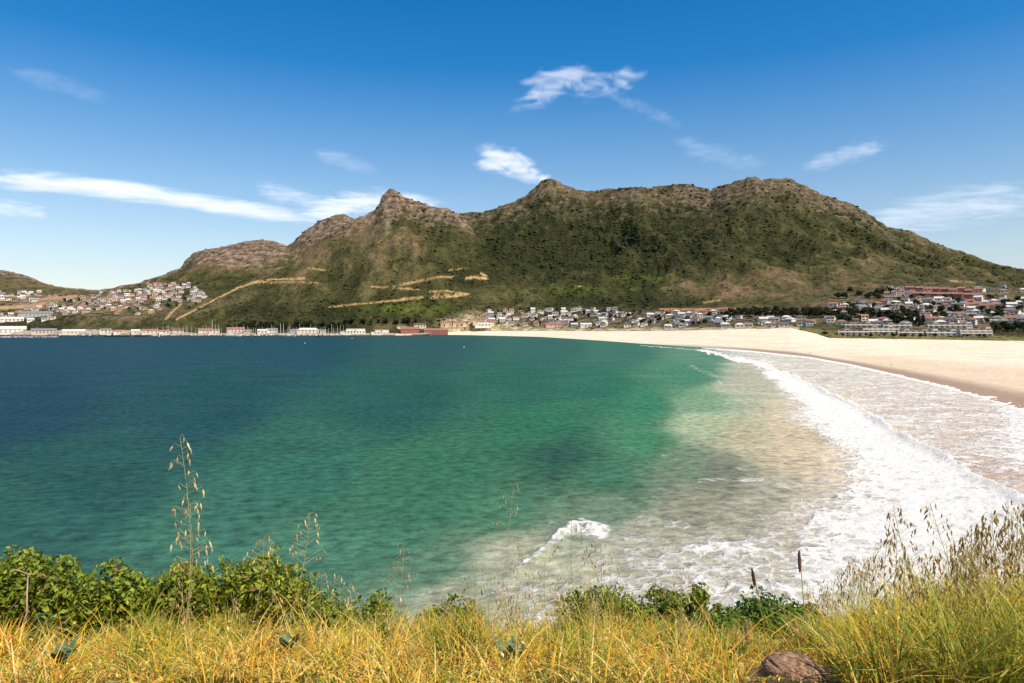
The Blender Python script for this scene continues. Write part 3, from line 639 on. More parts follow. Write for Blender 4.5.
# harbour sheds and quay buildings
def shed(px, py, w_, d_, h, kind, wc, rc, label, dmin=1400, wins=5, cat='building', name='harbour_building', rz=None):
    p = ground_at(px, py, dmin)
    e = house(p + Vector((0,0,.1)), -math.atan2(p.x, p.y) if rz is None else rz, kind, w_, d_, h, wc, rc, label, None, wins, name, cat); placed.append((p, w_*.5)); return e
shed(353, 333.6, 50, 16, 10, 'flat', 'white', 'pale', 'large white flat-roofed harbour building with stepped upper floor', wins=8)
shed(380, 333.8, 36, 14, 8, 'flat', 'white', 'pale', 'smaller white flat-roofed harbour building next to the red warehouse', wins=6)
shed(410, 332.6, 38, 14, 7.5, 'gable', 'red', 'terracotta', 'taller red harbour warehouse with gabled roof', wins=6, cat='warehouse', name='warehouse')
shed(436, 333.0, 50, 14, 5.2, 'gable', 'red', 'terracotta', 'long low red warehouse at the start of the beach', wins=7, cat='warehouse', name='warehouse')
shed(420, 327.4, 26, 10, 6, 'gable', 'cream', 'brown', 'cream building behind the red harbour warehouse', wins=4)
shed(402, 328.2, 22, 10, 5, 'hip', 'cream', 'brown', 'low cream hipped building behind the red warehouse', wins=4)
shed(308, 332.8, 44, 14, 6, 'hip', 'cream', 'pale', 'wide pale hipped fish shed behind the yacht masts', wins=6)
shed(236, 332.4, 34, 12, 7, 'gable', 'pink', 'terracotta', 'pink harbour shed with red roof behind the yachts', wins=5)
shed(272, 332.4, 22, 12, 5, 'gable', 'white', 'grey', 'small white harbour shed between the yacht masts', wins=4)
shed(205, 332.6, 26, 12, 5, 'gable', 'cream', 'terracotta', 'cream harbour shed with red roof near the track foot', wins=4)
shed(178, 332.6, 20, 10, 5, 'gable', 'pink', 'brown', 'small pink harbour shed below the bare earth track', wins=3)
shed(150, 333.0, 30, 10, 5, 'gable', 'cream', 'terracotta', 'low cream shed on the quay behind the red ship', wins=4)
shed(8, 332.8, 62, 18, 8, 'gable', 'white', 'pale', 'big white gabled shed at the harbour edge', wins=8, cat='shed', name='harbour_shed')
shed(44, 333.2, 44, 14, 5.5, 'gable', 'pink', 'grey', 'pale pink long shed beside the big white shed', wins=7, cat='shed', name='harbour_shed')
shed(74, 333.4, 40, 12, 4.5, 'gable', 'cream', 'pale', 'low cream shed between the pink shed and the light tower', wins=6, cat='shed', name='harbour_shed')
shed(36, 316.5, 60, 16, 8, 'gable', 'grey', 'grey', 'long grey hillside shed above the green bluff', wins=8, cat='shed', name='hillside_shed')
shed(12, 321.5, 44, 14, 6, 'gable', 'white', 'pale', 'white long shed on the slope below the grey shed', wins=6, cat='shed', name='hillside_shed')
shed(483, 327.2, 34, 10, 5, 'hip', 'white', 'pale', 'long white pavilion at the back of the narrow sand', wins=5)
shed(557, 326.6, 46, 12, 4.2, 'gable', 'pink', 'terracotta', 'long low building with red roof at the dune edge', wins=6)
shed(586, 327.6, 22, 9, 5.5, 'gable', 'white', 'pale', 'bright white beach pavilion alone on the dune edge', wins=3)

hs_ = sorted([o for o in C.objects if o.get('category') == 'house'], key=lambda o: -max(c.dimensions.x*c.dimensions.z for c in o.children)/o.location.y**2)
mv, mf, mm, mats_ = [], [], [], []
for o in hs_[300:]:
    M0 = Matrix.Translation(o.location) @ Matrix.Rotation(o.rotation_euler.z, 4, 'Z')
    for c in list(o.children):
        M = M0 @ Matrix.Translation(c.location); b0 = len(mv); mv += [tuple(M @ v.co) for v in c.data.vertices]
        for p_ in c.data.polygons:
            mt = c.data.materials[p_.material_index]
            if mt not in mats_: mats_.append(mt)
            mf.append(tuple(b0+i for i in p_.vertices)); mm.append(mats_.index(mt))
        bpy.data.objects.remove(c)
    bpy.data.objects.remove(o)
me = bpy.data.meshes.new('distant_houses'); me.from_pydata(mv, [], mf)
for mt in mats_: me.materials.append(mt)
me.polygons.foreach_set('material_index', mm); me.update(); tag(link('distant_houses', me), kind='stuff')

for i in range(16):
    px = 106 + 15.5*i + random.uniform(-4, 4); wc = random.choice(['pink','cream','white','ochre','grey']); rc = random.choice(['terracotta','brown','pale','grey'])
    p = ground_at(px, 333.0 + random.uniform(-.8, .6), 1400)
    if p is None or not free(p, 4): continue
    lab = f'small {wc} quayside store with {rc} roof in the strip behind the yachts'
    house(p, -math.atan2(p.x, p.y), 'gable', random.choice((12,16,20)), 9, random.choice((3.6,4.5,6)), wc, rc, lab, lab, 3, 'quay_store', 'store'); placed.append((p, 7))

# ------------------------------------------------------------------ trees
m_bark = mat('bark', (.11,.08,.055), .9, .3, 4)
def leaf_cards(centers, normals, size, r, aspect=1.0):
    n_ = len(centers); t = np.cross(normals, r.normal(size=(n_,3))); t /= np.linalg.norm(t, axis=1)[:, None]+1e-9; b = np.cross(normals, t)
    sz = size * r.uniform(.5, 1.45, (n_,1))
    q = np.stack([centers - t*sz, centers - b*sz*.55*aspect, centers + t*sz, centers + b*sz*.55*aspect], 1)
    q[:, [1,3]] += (normals*sz*.18)[:, None]
    return q.reshape(-1,3), (np.arange(n_)*4)[:, None] + np.arange(4)
def crown_mesh(name, blobs, n_, size, tint, r, material, jit=.5):
    """leaves spread through the outer volume of several lobes"""
    blobs = np.array(blobs, float); pw = blobs[:, 3]**2; k = r.choice(len(blobs), n_, p=pw/pw.sum())
    d = r.normal(size=(n_,3)); d /= np.linalg.norm(d, axis=1)[:, None]; rad = r.uniform(.55, 1.08, n_)**.6
    c = blobs[k, :3] + d * (blobs[k, 3]*rad)[:, None] * np.array((1,1,.85))
    nn = d + r.normal(0, jit, (n_,3)); nn /= np.linalg.norm(nn, axis=1)[:, None]
    v, f = leaf_cards(c, nn, size, r)
    tc_ = np.array(tint)[None] * r.uniform(.35, 1.55, (n_,1)) + r.uniform(-.006, .012, (n_,1))*np.array((1,.6,0))
    if material.name == 'shrub leaf':
        dead = r.random(n_) < .035; tc_[dead] = np.array((.28,.15,.06))*r.uniform(.5,1.3,(dead.sum(),1)); yel = r.random(n_) < .10; tc_[yel] *= np.array((1.5,1.25,1.0))
    return np_mesh(name, v, f, material, {'tint': np.repeat(np.clip(tc_, .004, 1), 4, 0)})
m_leaf = attr_mat('tree_leaf', 'tint', .7, .15, None, trans=.2)
TREE = []
for i, tint in enumerate([(.030,.042,.014),(.034,.048,.015),(.045,.055,.018),(.05,.042,.020),(.026,.036,.014)]):
    r = np.random.default_rng(50+i); Ht = 7.5; bl = []
    for k in range(9):
        a = r.uniform(0, 6.28); q = r.uniform(.2, 2.4); bl.append((q*math.cos(a), q*math.sin(a), r.uniform(3.0, 6.6) - q*.25, r.uniform(1.0, 1.9)))
    tr = MB(); tr.tube([(0,0,-1.5),(.05,.05,1.2),(0.1,0,2.6),(.1,.1,4.8)], [.3,.24,.19,.07], 6)
    for bb in bl[:6]: tr.tube([(0.1,0,2.3), (bb[0]*.5, bb[1]*.5, 2.3+(bb[2]-2.3)*.6), bb[:3]], [.13,.09,.03], 5)
    TREE.append((tr.mesh('trunk', m_bark), crown_mesh('crown', bl, 520, .55, tint, r, m_leaf)))
# a narrow conifer
r = np.random.default_rng(70); bl = [(r.uniform(-.25,.25), r.uniform(-.25,.25), 1.6+.85*k, 1.75-.17*k) for k in range(9)]
tr = MB(); tr.tube([(0,0,-1.5),(0,0,9)], [.25,.04], 6); TREE.append((tr.mesh('trunk', m_bark), crown_mesh('crown', bl, 520, .45, (.024,.034,.014), r, m_leaf)))
def tree(px, py, sc, k, label, group, dmin=700, name='tree'):
    p = ground_at(px, py, dmin)
    if p is None: return
    for q, rq in placed:
        if (p.x-q.x)**2 + (p.y-q.y)**2 < (rq+.5)**2: return
    e = empty(name, p, random.uniform(0, 6.28)); sc *= 1.3; e.scale = (sc*random.uniform(1.0,1.5), sc*random.uniform(1.0,1.5), sc); tag(e, label, 'tree', group)
    link('trunk', TREE[k][0], e); link('crown', TREE[k][1], e)
def grove(n, x0, x1, yf, sc, ks, label, group, dmin=700):
    for i in range(n):
        px = x0 + (x1-x0)*(i + random.uniform(.1,.9))/n; py = yf(px) if callable(yf) else random.uniform(*yf)
        tree(px, py + random.uniform(-1, 1)*(0 if not callable(yf) else 1), random.uniform(*sc), random.choice(ks), label, group, dmin)
grove(40, 722, 905, lambda x: 316.5 + .5*math.sin(x*.2), (.9,1.5), [0,3,3,4], 'dark brownish tree in the belt along the foot of the dry slope', 'tree belt at the foot of the slope')
grove(22, 728, 860, lambda x: 313, (.9,1.4), [0,3,3,4], 'dark tree in the second line of the belt at the slope foot', 'second line of the tree belt')
grove(16, 832, 915, (318, 326), (.9,1.4), [0,1,4], 'dark green tree between houses behind the near terraces', 'trees behind the near terraces', 760)
grove(10, 893, 926, (317, 326), (1.2,1.8), [4,5,0], 'tall dark tree in the clump behind the middle terrace', 'dark clump behind the middle terrace', 760)
grove(26, 930, 1030, (310, 324), (.8,1.3), [0,1,2,3], 'dark tree among houses in the lower suburb', 'trees in the lower suburb', 760)
grove(14, 992, 1034, (330.5, 333), (.8,1.3), [2,1,0], 'green tree in the row before the broad white block', 'trees before the broad white block', 740)
grove(44, 846, 1030, (298, 313), (.7,1.1), [0,1,4], 'dark garden tree between houses of the upper suburb', 'garden trees of the upper suburb', 780)
grove(14, 836, 900, (291, 299), (.8,1.2), [0,4], 'dark tree in the line above the upper suburb', 'tree line above the suburb', 900)
grove(20, 225, 345, lambda x: 329.5, (1.0,1.7), [0,4,4], 'dark dense tree on the shore behind the yacht masts', 'shore trees behind the yachts', 1400)
grove(16, 240, 340, lambda x: 327, (1.0,1.6), [0,1,4], 'dark tree in the second line above the yacht harbour', 'second line of harbour trees', 1400)
grove(12, 345, 420, lambda x: 323.5, (.9,1.4), [1,2,0], 'green tree behind the white harbour buildings', 'trees behind white harbour buildings', 1400)
grove(14, 486, 560, (310, 325), (.7,1.2), [0,1,2], 'dark tree between houses under the reddish scree', 'village trees under the scree', 1300)
grove(18, 556, 660, (311, 326), (.7,1.2), [0,1], 'dark tree between white houses below the wooded slope', 'trees of the white village', 1200)
grove(16, 640, 740, (316, 326), (.7,1.2), [0,1,3], 'dark tree between houses below the pale orange row', 'trees below the orange row', 1000)
grove(24, 50, 200, (296, 312), (.6,1.0), [0,1,2], 'dark small tree between township houses', 'township trees', 1450)

grove(26, 840, 992, lambda x: 336.6, (.28,.5), [0,1,2], 'small dark shrubby tree in front of the beachfront terraces', 'shrubby trees before the terraces', 700)
# the round bush standing alone on the dune
p = ground_at(825, 334.5, 700); r = np.random.default_rng(5)
e = empty('dune_bush', p); tag(e, 'round dark bush standing alone on the pale dune tongue', 'bush')
link('foliage', crown_mesh('foliage', [(r.uniform(-2.6,2.6), r.uniform(-1.5,1.5), r.uniform(.6,2.6), r.uniform(1.2,1.9)) for k in range(9)], 700, .45, (.032,.045,.012), r, m_leaf), e)
tr = MB(); tr.tube([(0,0,-.6),(.1,0,1.4)], [.2,.08]); tr.tube([(.05,0,.5),(1.1,.2,1.6)], [.12,.04]); tr.tube([(.05,0,.5),(-1.1,.2,1.7)], [.12,.04]); link('stem', tr.mesh('stem', m_bark), e)

# ------------------------------------------------------------------ harbour: breakwater, light tower, boats
def rubble(name, px0, px1, Y, wd, top, label, tint, n_=420):
    r = np.random.default_rng(len(label)); x0, x1 = (px0-CX)/F*Y, (px1-CX)/F*Y
    pv, pf = blob_proto(12, 5); X = r.uniform(x0, x1, n_); q = r.uniform(-1, 1, n_); Yp = Y + q*wd/2; Z = (top+.6)*(1-np.abs(q)) - .7; s = r.uniform(.7, 1.5, n_)*(x1-x0)/n_*3.2
    s = np.clip(s, .8, 2.2); V = np.stack([X,Yp,Z],-1)[:,None] + pv[None]*s[:,None,None]*np.array((1.2,1,.7)) + r.normal(0,.15,(n_,len(pv),3))
    core = MB(); core.box(x0, x1, Y-wd*.2, Y+wd*.2, -2, top*.8)
    e = empty(name, (0,0,0)); tag(e, label, 'breakwater')
    o = link('rock_armour', np_mesh('rock_armour', V.reshape(-1,3), (pf[None]+(np.arange(n_)*len(pv))[:,None,None]).reshape(-1,3), attr_mat('armour '+name+str(px0), 'tint', .9, .1), {'tint': np.repeat(np.array(tint)*r.uniform(.5,1.3,(n_,1)), len(pv), 0)}), e)
    link('core', core.mesh('core', mat('breakwater core', (.12,.10,.09))), e)
rubble('breakwater', 96, 430, 1322, 6, 1.1, 'long dark rubble breakwater in front of the yacht harbour', (.085,.07,.06), 700)
rubble('breakwater', -60, 58, 1212, 14, 2.0, 'pale grey rubble pier reaching out by the big white shed', (.30,.27,.25), 420)
b = MB(); b.tube([(0,0,-1),(0,0,9)], [1.3,.95], 12); e = empty('light_tower', at(100, 334, 1345)); tag(e, 'slim white harbour light tower at the breakwater end', 'tower')
m_bwhite = mat('boat white', (.78,.77,.75), .4, .05, 1); link('tower_shaft', b.mesh('tower_shaft', m_bwhite), e)
b = MB(); b.tube([(0,0,9),(0,0,9.35)], 1.35, 12); b.tube([(0,0,9.35),(0,0,11.0)], .8, 10); b.tube([(0,0,11.0),(0,0,12.1)], [1.0,.08], 10); link('lantern', b.mesh('lantern', mat('lantern red', (.4,.07,.05))), e)

m_navy = mat('hull navy', (.03,.05,.10), .4, .1); m_red = mat('hull red', (.34,.05,.04), .5, .1); m_black = mat('hull black', (.03,.03,.035), .5, .1); m_blue = mat('hull blue', (.05,.14,.30), .4, .1); m_deck = mat('deck', (.45,.36,.25), .7, .15); m_spar = mat('spar', (.66,.62,.56), .4, .05)
def hull_mesh(L, B, D, m, name='hull'):
    b = MB(); st = [(-.5,.72,.95),(-.3,.92,.9),(0,1.0,.9),(.25,.8,.98),(.42,.42,1.1),(.5,.03,1.25)]; vs = []
    for (u, wv_, hh) in st: 
        y, wd = u*L, wv_*B/2; vs += [(y,-wd,D*hh),(y,-wd*.8,D*.2),(y,0,-D*.45*(1-abs(u))),(y,wd*.8,D*.2),(y,wd,D*hh)]
    fs = [(i*5+k, i*5+k+1, (i+1)*5+k+1, (i+1)*5+k) for i in range(5) for k in range(4)] + [(0,1,2,3,4)]
    b.add(vs, fs, 0); b.add([vs[i*5] for i in range(6)] + [vs[i*5+4] for i in range(6)], [(i, i+1, 7+i, 6+i) for i in range(5)], 1)
    return b.mesh(name, [m, m_deck], True)
def yacht_parts(L, m):
    B, D = L*.3, L*.115; c = MB()
    c.add([(-.2*L,-B*.28,D*.85),(.2*L,-B*.2,D*.9),(.2*L,B*.2,D*.9),(-.2*L,B*.28,D*.85),(-.18*L,-B*.24,D*1.5),(.1*L,-B*.17,D*1.5),(.1*L,B*.17,D*1.5),(-.18*L,B*.24,D*1.5)], [(4,5,6,7),(0,1,5,4),(1,2,6,5),(2,3,7,6),(3,0,4,7)])
    ms = MB(); ms.tube([(.06*L,0,D*.9),(.06*L,0,L*1.4)], [.34,.24], 6); ms.tube([(.06*L,-L*.09,L*.8),(.06*L,L*.09,L*.8)], .05, 5)
    bo = MB(); bo.tube([(.05*L,0,D*2.1),(-.36*L,0,D*2.0)], [.28,.22], 8)
    return [('hull', hull_mesh(L,B,D,m)), ('cabin', c.mesh('cabin', m_bwhite)), ('mast', ms.mesh('mast', m_spar)), ('boom', bo.mesh('boom', m_navy if m is m_bwhite else m_bwhite))]
YP = {'white': [yacht_parts(L, m_bwhite) for L in (14, 17, 13)], 'navy': [yacht_parts(15, m_navy)]}
def boat_from(parts, name, pos, rz, label, cat, group=None, sc=1.0):
    e = empty(name, pos, rz); e.scale = (sc,)*3; tag(e, label, cat, group)
    for pn, me in parts: link(pn, me, e)
    return e
for i in range(58):
    px = 150 + 196*(i + random.uniform(.1,.9))/58; Y = random.choice([1350, 1368, 1390]); col = 'navy' if i % 9 == 4 else 'white'
    big = i in (18, 38, 39)
    lab = 'tall-masted white yacht among the moored sailing boats' if big else (f'{col} sailing yacht moored in the ' + ('near' if Y == 1350 else 'middle' if Y == 1368 else 'far') + ' line behind the breakwater')
    boat_from(random.choice(YP[col]), 'sailing_yacht', ((px-CX)/F*Y, Y, .05), random.choice([1.5, -1.6, 1.4, .2, 2.9]) + random.uniform(-.15,.15), lab, 'sailing yacht', lab, 1.35 if big else random.uniform(.75, 1.0))
def ship_parts(L, m, house_m, kind):
    B, D = L*.26, L*.10; wh = MB(); x = -.22*L if kind == 'aft' else .1*L
    wh.box(x-.1*L, x+.1*L, -B*.32, B*.32, D*.9, D*1.9); wh.box(x-.06*L, x+.07*L, -B*.26, B*.26, D*1.9, D*2.6)
    gl = MB(); gl.box(x-.0601*L, x+.0703*L, -B*.263, B*.263, D*2.12, D*2.4)
    ms = MB(); ms.tube([(.22*L,0,D*.9),(.22*L,0,L*.42)], [.2,.12], 6); ms.tube([(.22*L,0,D*1.4),(.4*L,0,L*.3)], .1, 5); ms.tube([(x,0,D*2.6),(x,0,L*.5)], [.16,.08], 6)
    return [('hull', hull_mesh(L,B,D,m)), ('wheelhouse', wh.mesh('wheelhouse', house_m)), ('window_band', gl.mesh('window_band', m_glass)), ('mast', ms.mesh('mast', m_spar))]
for px, Y, L, m, hm, kd, rz, lab in ((112, 1300, 26, m_navy, m_bwhite, 'aft', .05, 'dark navy trawler moored near the light tower'), (124, 1306, 22, m_black, mat('house ochre', (.45,.28,.1)), 'fore', 3.1, 'black fishing boat with ochre wheelhouse beside the navy trawler'),
    (142, 1300, 30, m_red, m_bwhite, 'fore', .08, 'red fishing ship with white wheelhouse outside the breakwater'), (63, 1330, 20, m_blue, m_bwhite, 'aft', .2, 'blue fishing boat by the pale pier'), (84, 1325, 18, m_blue, m_bwhite, 'fore', 3.0, 'small blue trawler between the pale pier and the light tower'),
    (92, 1335, 15, m_black, m_bwhite, 'aft', .1, 'small black fishing boat next to the light tower'), (155, 1306, 18, m_bwhite, m_bwhite, 'fore', 3.0, 'white motor launch behind the red fishing ship'), (234, 1310, 26, m_bwhite, m_bwhite, 'aft', .0, 'large white motor vessel in front of the pink shed'), (258, 1312, 16, m_blue, m_bwhite, 'fore', .1, 'blue-hulled launch in front of the yacht masts'), (290, 1312, 20, m_bwhite, m_bwhite, 'fore', 3.1, 'white motor boat in front of the fish shed'), (318, 1314, 15, m_black, m_bwhite, 'aft', .1, 'little dark boat in front of the pale fish shed')):
    boat_from(ship_parts(L, m, hm, kd), 'fishing_boat', ((px-CX)/F*Y, Y, .1), rz, lab, 'boat')
# moored dinghies / buoys on open water
b = MB(); b.tube([(0,0,-.3),(0,0,.25),(0,0,.75),(0,0,1.0)], [.35,.6,.5,.12], 10); bm_ = b.mesh('buoy_float', mat('buoy paint', (.8,.76,.6), .5)); b = MB(); b.tube([(0,0,.95),(0,0,1.7)], .06, 6); bt_ = b.mesh('buoy_post', m_spar)
for px, py, lab in ((352, 338.6, 'pale mooring buoy off the white harbour buildings'), (305, 343.5, 'pale mooring buoy floating off the fish shed'), (464, 347.5, 'small pale buoy farther out off the beach')):
    Y = H*F/(py-HY); e = empty('mooring_buoy', ((px-CX)/F*Y, Y, 0)); tag(e, lab, 'buoy'); link('buoy_float', bm_, e); link('buoy_post', bt_, e)

# ------------------------------------------------------------------ people on the sand
m_skin = mat('skin', (.36,.20,.13), .6, .05); 
def person_mesh(shirt, shorts, stride):
    me = bpy.data.meshes.new('person'); bm = bmesh.new()
    J = {'pel':(0,0,.95),'che':(0,0,1.3),'nec':(0,0,1.47),'hea':(0,0,1.6),'top':(0,0,1.74),'shl':(.17,0,1.4),'ell':(.23,.06*stride,1.13),'hal':(.22,-.1*stride,.92),'shr':(-.17,0,1.4),'elr':(-.23,-.06*stride,1.13),'har':(-.22,.1*stride,.92),
         'hl':(.09,0,.88),'kl':(.1,-.12*stride,.48),'fl':(.1,.06-.2*stride,.06),'tl':(.1,-.12-.2*stride,.03),'hr':(-.09,0,.88),'kr':(-.1,.08*stride,.48),'fr':(-.1,.06+.28*stride,.06),'tr':(-.1,-.12+.28*stride,.03)}
    rad = dict(pel=.14,che=.16,nec=.06,hea=.1,top=.08,shl=.07,ell=.045,hal=.04,shr=.07,elr=.045,har=.04,hl=.1,kl=.065,fl=.045,tl=.035,hr=.1,kr=.065,fr=.045,tr=.035)
    vs = {k: bm.verts.new(v) for k, v in J.items()}
    for a, c in (('pel','che'),('che','nec'),('nec','hea'),('hea','top'),('che','shl'),('shl','ell'),('ell','hal'),('che','shr'),('shr','elr'),('elr','har'),('pel','hl'),('hl','kl'),('kl','fl'),('fl','tl'),('pel','hr'),('hr','kr'),('kr','fr'),('fr','tr')): bm.edges.new((vs[a], vs[c]))
    bm.to_mesh(me); bm.free(); o = bpy.data.objects.new('tmp', me); C.objects.link(o)
    md = o.modifiers.new('s', 'SKIN'); sv = me.skin_vertices[0].data
    for k, i in zip(J, range(len(J))): sv[i].radius = (rad[k], rad[k]*.8); sv[i].use_root = (k == 'pel')
    o.modifiers.new('u', 'SUBSURF').levels = 1
    dg = bpy.context.evaluated_depsgraph_get(); out = bpy.data.meshes.new_from_object(o.evaluated_get(dg)); bpy.data.objects.remove(o)
    out.materials.clear()
    for m in (m_skin, shirt, shorts, mat('hair dark', (.03,.02,.015))): out.materials.append(m)
    for p in out.polygons:
        z = p.center.z; x = abs(p.center.x); p.use_smooth = True
        p.material_index = 3 if z > 1.62 and p.center.y > -.03 or z > 1.69 else 1 if .98 < z < 1.45 and x < .24 and not (z < 1.2 and x > .19) else 2 if .5 < z <= .98 and x < .19 else 0
    return out
def cloth(n_, c): return mat('cloth ' + n_, c, .8, .1)
for px, py, sh, so, st, rz, lab in ((891.5, 366.8, ('navy',(.05,.06,.12)), ('black',(.03,.03,.04)), 1, 1.2, 'person in dark clothes walking alone along the wet sand edge'), (795, 352.6, ('red',(.35,.06,.05)), ('black',(.03,.03,.04)), 1, 1.0, 'person in red top walking by the far waterline'), (810, 354.2, ('grey',(.12,.12,.13)), ('navy',(.05,.06,.12)), -1, 1.3, 'person in grey top near the bend of the waterline'), (719, 334.2, ('white',(.7,.7,.68)), ('navy',(.05,.06,.12)), .3, .2, 'person in white top standing on the far sand'), (723, 334.6, ('navy',(.05,.06,.12)), ('black',(.03,.03,.04)), .2, -.4, 'person in dark top standing on the far sand')):
    Yp = None
    k = np.nonzero((HY - (SZ[:, np.searchsorted(scol, px)]-H)*F/SY[:, np.searchsorted(scol, px)]) <= py)[0]
    j = np.searchsorted(scol, px); i0 = k[0]; Yp = SY[i0, j]; z = SZ[i0, j]
    o = link('person', person_mesh(cloth(*sh), cloth(*so), st), None, ((px-CX)/F*Yp, Yp, z)); o.rotation_euler = (0, 0, rz); tag(o, lab, 'person')

# ------------------------------------------------------------------ the bluff the photograph is taken from
gx = np.concatenate([np.arange(-40, -9, 1.5), np.arange(-9, 9, .12), np.arange(9, 41, 1.5)])
gy = np.concatenate([np.arange(-30, 1.0, 1.2), np.arange(1.0, 9.0, .1), np.arange(9.0, 34, .8)])
GX, GY = np.meshgrid(gx, gy)
def bluff_z(x, y):
    x = np.asarray(x, float); y = np.asarray(y, float)
    z = 25.4 - .40*(y - 3.1); z = np.where(y < 1.5, 25.4 + .64 + .02*(1.5 - y), z)
    br = 6.9 + .25*np.sin(x*1.3) + .3*np.sin(x*.47+1)
    z = np.where(y > br, 25.4 - .40*(br-3.1) - 1.25*(y-br), z)
    return z + .10*sm(1.0, 3.5, x)*sm(8, 5, y) + .11*fbm(x/.9, y/.8, 3, 700)*sm(1.2, 2.2, y) + .9*fbm(x/9, y/9, 2, 704)*sm(9, 14, y)
GZ = np.maximum(bluff_z(GX, GY), -3)
n1 = len(gx); ii = np.arange((len(gy)-1)*n1).reshape(-1, n1)[:, :-1].ravel()
gc = mix3(np.broadcast_to(np.array((.20,.13,.05)), GX.shape+(3,)), np.array((.10,.075,.03)), sm(-.3, .3, fbm(GX/.5, GY/.5, 4, 710)))
tag(link('bluff_ground', np_mesh('bluff_ground', np.stack([GX,GY,GZ],-1).reshape(-1,3), np.stack([ii,ii+1,ii+1+n1,ii+n1],1), attr_mat('bluff earth','tint',.95,.05,12,.4,(.6,.05)), {'tint': gc.reshape(-1,3)}, smooth=True)), kind='structure')

# ---- dry grass (nobody could count it): blades, then husks and broken leaf bits through it
LINE = np.array([(-60,640),(0,642),(60,640),(110,634),(160,622),(210,614),(300,612),(350,620),(420,628),(480,622),(540,616),(600,616),(660,622),(720,634),(780,640),(820,628),(850,612),(880,596),(920,580),(960,572),(1024,562),(1100,556)]).T
m_grass = attr_mat('dry grass blade', 'tint', .75, .15, None, trans=.3)
PAL = np.array([(.82,.48,.05),(.84,.58,.11),(.76,.34,.03),(.58,.48,.05),(.25,.33,.03),(.84,.64,.24),(.42,.15,.03),(.11,.17,.02)])
def blades(n_, r, ymin, ymax, wscale, pal_p, xr=None, spread=14, hmin=.06, hcap=(.10,.26), ln=(.3,1.5)):
    Y = ymin + (ymax-ymin)*r.random(n_)**.9; px = r.uniform(*(xr or (-60, 1084)), n_); X = (px-CX)/F*Y
    z0 = bluff_z(X, Y) - .02
    yl = I(px, LINE[0], LINE[1]) - 4 + np.where(px > 850, 0, 16*fbm(px/38, px*0+2.2, 4, 740)) + r.normal(0, spread*.5, n_) + np.abs(r.normal(0, spread, n_))*(r.random(n_) < .75) 
    ht = H + (HY - yl)*Y/F - z0; ht = np.maximum(np.minimum(ht, r.uniform(*hcap, n_)), hmin) * r.uniform(.6, 1.05, n_)
    cl_ = fbm(X/.33, Y/.30, 3, 735); ht = ht*np.where(px > 850, 1, np.clip(.85 + 2.2*cl_, .18, 2.2))
    keep = ~((np.abs(px-795) < 52) & (Y < 3.5)); ht = np.where(keep, ht, .01)
    a = r.uniform(0, 6.283, n_); lean = ht*r.uniform(*ln, n_); dx, dy = np.cos(a)*lean, np.sin(a)*lean
    wd = wscale*r.uniform(.6, 1.5, n_); b = a + 1.57 + r.normal(0, .5, n_); bx_, by_ = np.cos(b)*wd, np.sin(b)*wd
    T = np.array([0, .38, .72, 1.0]); W = np.array([.8, 1.0, .7, .06])
    Vs = []
    for t, w_ in zip(T, W):
        cxp = X + dx*t**1.8; cyp = Y + dy*t**1.8; cz = z0 + ht*(t - .22*t**3*(lean/ht))
        Vs += [np.stack([cxp-bx_*w_, cyp-by_*w_, cz], -1), np.stack([cxp+bx_*w_, cyp+by_*w_, cz], -1)]
    V = np.stack(Vs, 1); f = np.array([(0,1,3,2),(2,3,5,4),(4,5,7,6)])
    k = r.choice(len(PAL), n_, p=np.array(pal_p)/sum(pal_p)); t_ = PAL[k]*r.uniform(.65, 1.2, (n_,1))
    patch = fbm(X/.7, Y/.5, 3, 720)
    t_ = mix3(t_, np.broadcast_to(np.array((.30,.33,.04)), t_.shape), np.clip(sm(-.05, .35, patch)*np.where(px > 840, .65, .55), 0, .75))
    return V.reshape(-1,3), (f[None] + (np.arange(n_)*8)[:,None,None]).reshape(-1,4), np.repeat(t_, 8, 0)
r = np.random.default_rng(33)
parts_ = [blades(30000, r, 2.5, 7.2, .0021, (4,4,3,3,2.4,2.5,1.2,1.6)), blades(9000, r, 2.5, 6.8, .0034, (3,4,2,3,3,3,1,1.6), spread=20, hcap=(.08,.2), ln=(.5,2.2)),
          blades(7000, r, 4.0, 7.4, .0018, (4,4,2,3,3,3,1,2), spread=22, hcap=(.15,.5), ln=(.3,1.3)), blades(9000, r, 4.6, 7.3, .0024, (1,1,.3,3,6,1,.6,5), spread=14, hcap=(.12,.34), ln=(.3,1.3)),
          blades(9500, r, 2.4, 5.6, .0019, (3,3,1.5,4,5,2.5,1.8,4), (835, 1100), 30, hcap=(.3,.95), ln=(.2,.9)), blades(4500, r, 2.4, 5.0, .0030, (2,2,1.5,4,5,2,1.5,4), (850, 1100), 40, hcap=(.15,.6), ln=(.3,1.4))]
ntf, per = 90, 150
tpx = np.repeat(r.uniform(-40, 850, ntf), per); tY = np.repeat(r.uniform(3.6, 6.9, ntf), per); th_ = np.repeat(r.uniform(.14, .36, ntf), per); tk = np.repeat(r.choice(len(PAL), ntf, p=np.array((3,3,1,4,8,3,.5,7))/29.5), per)
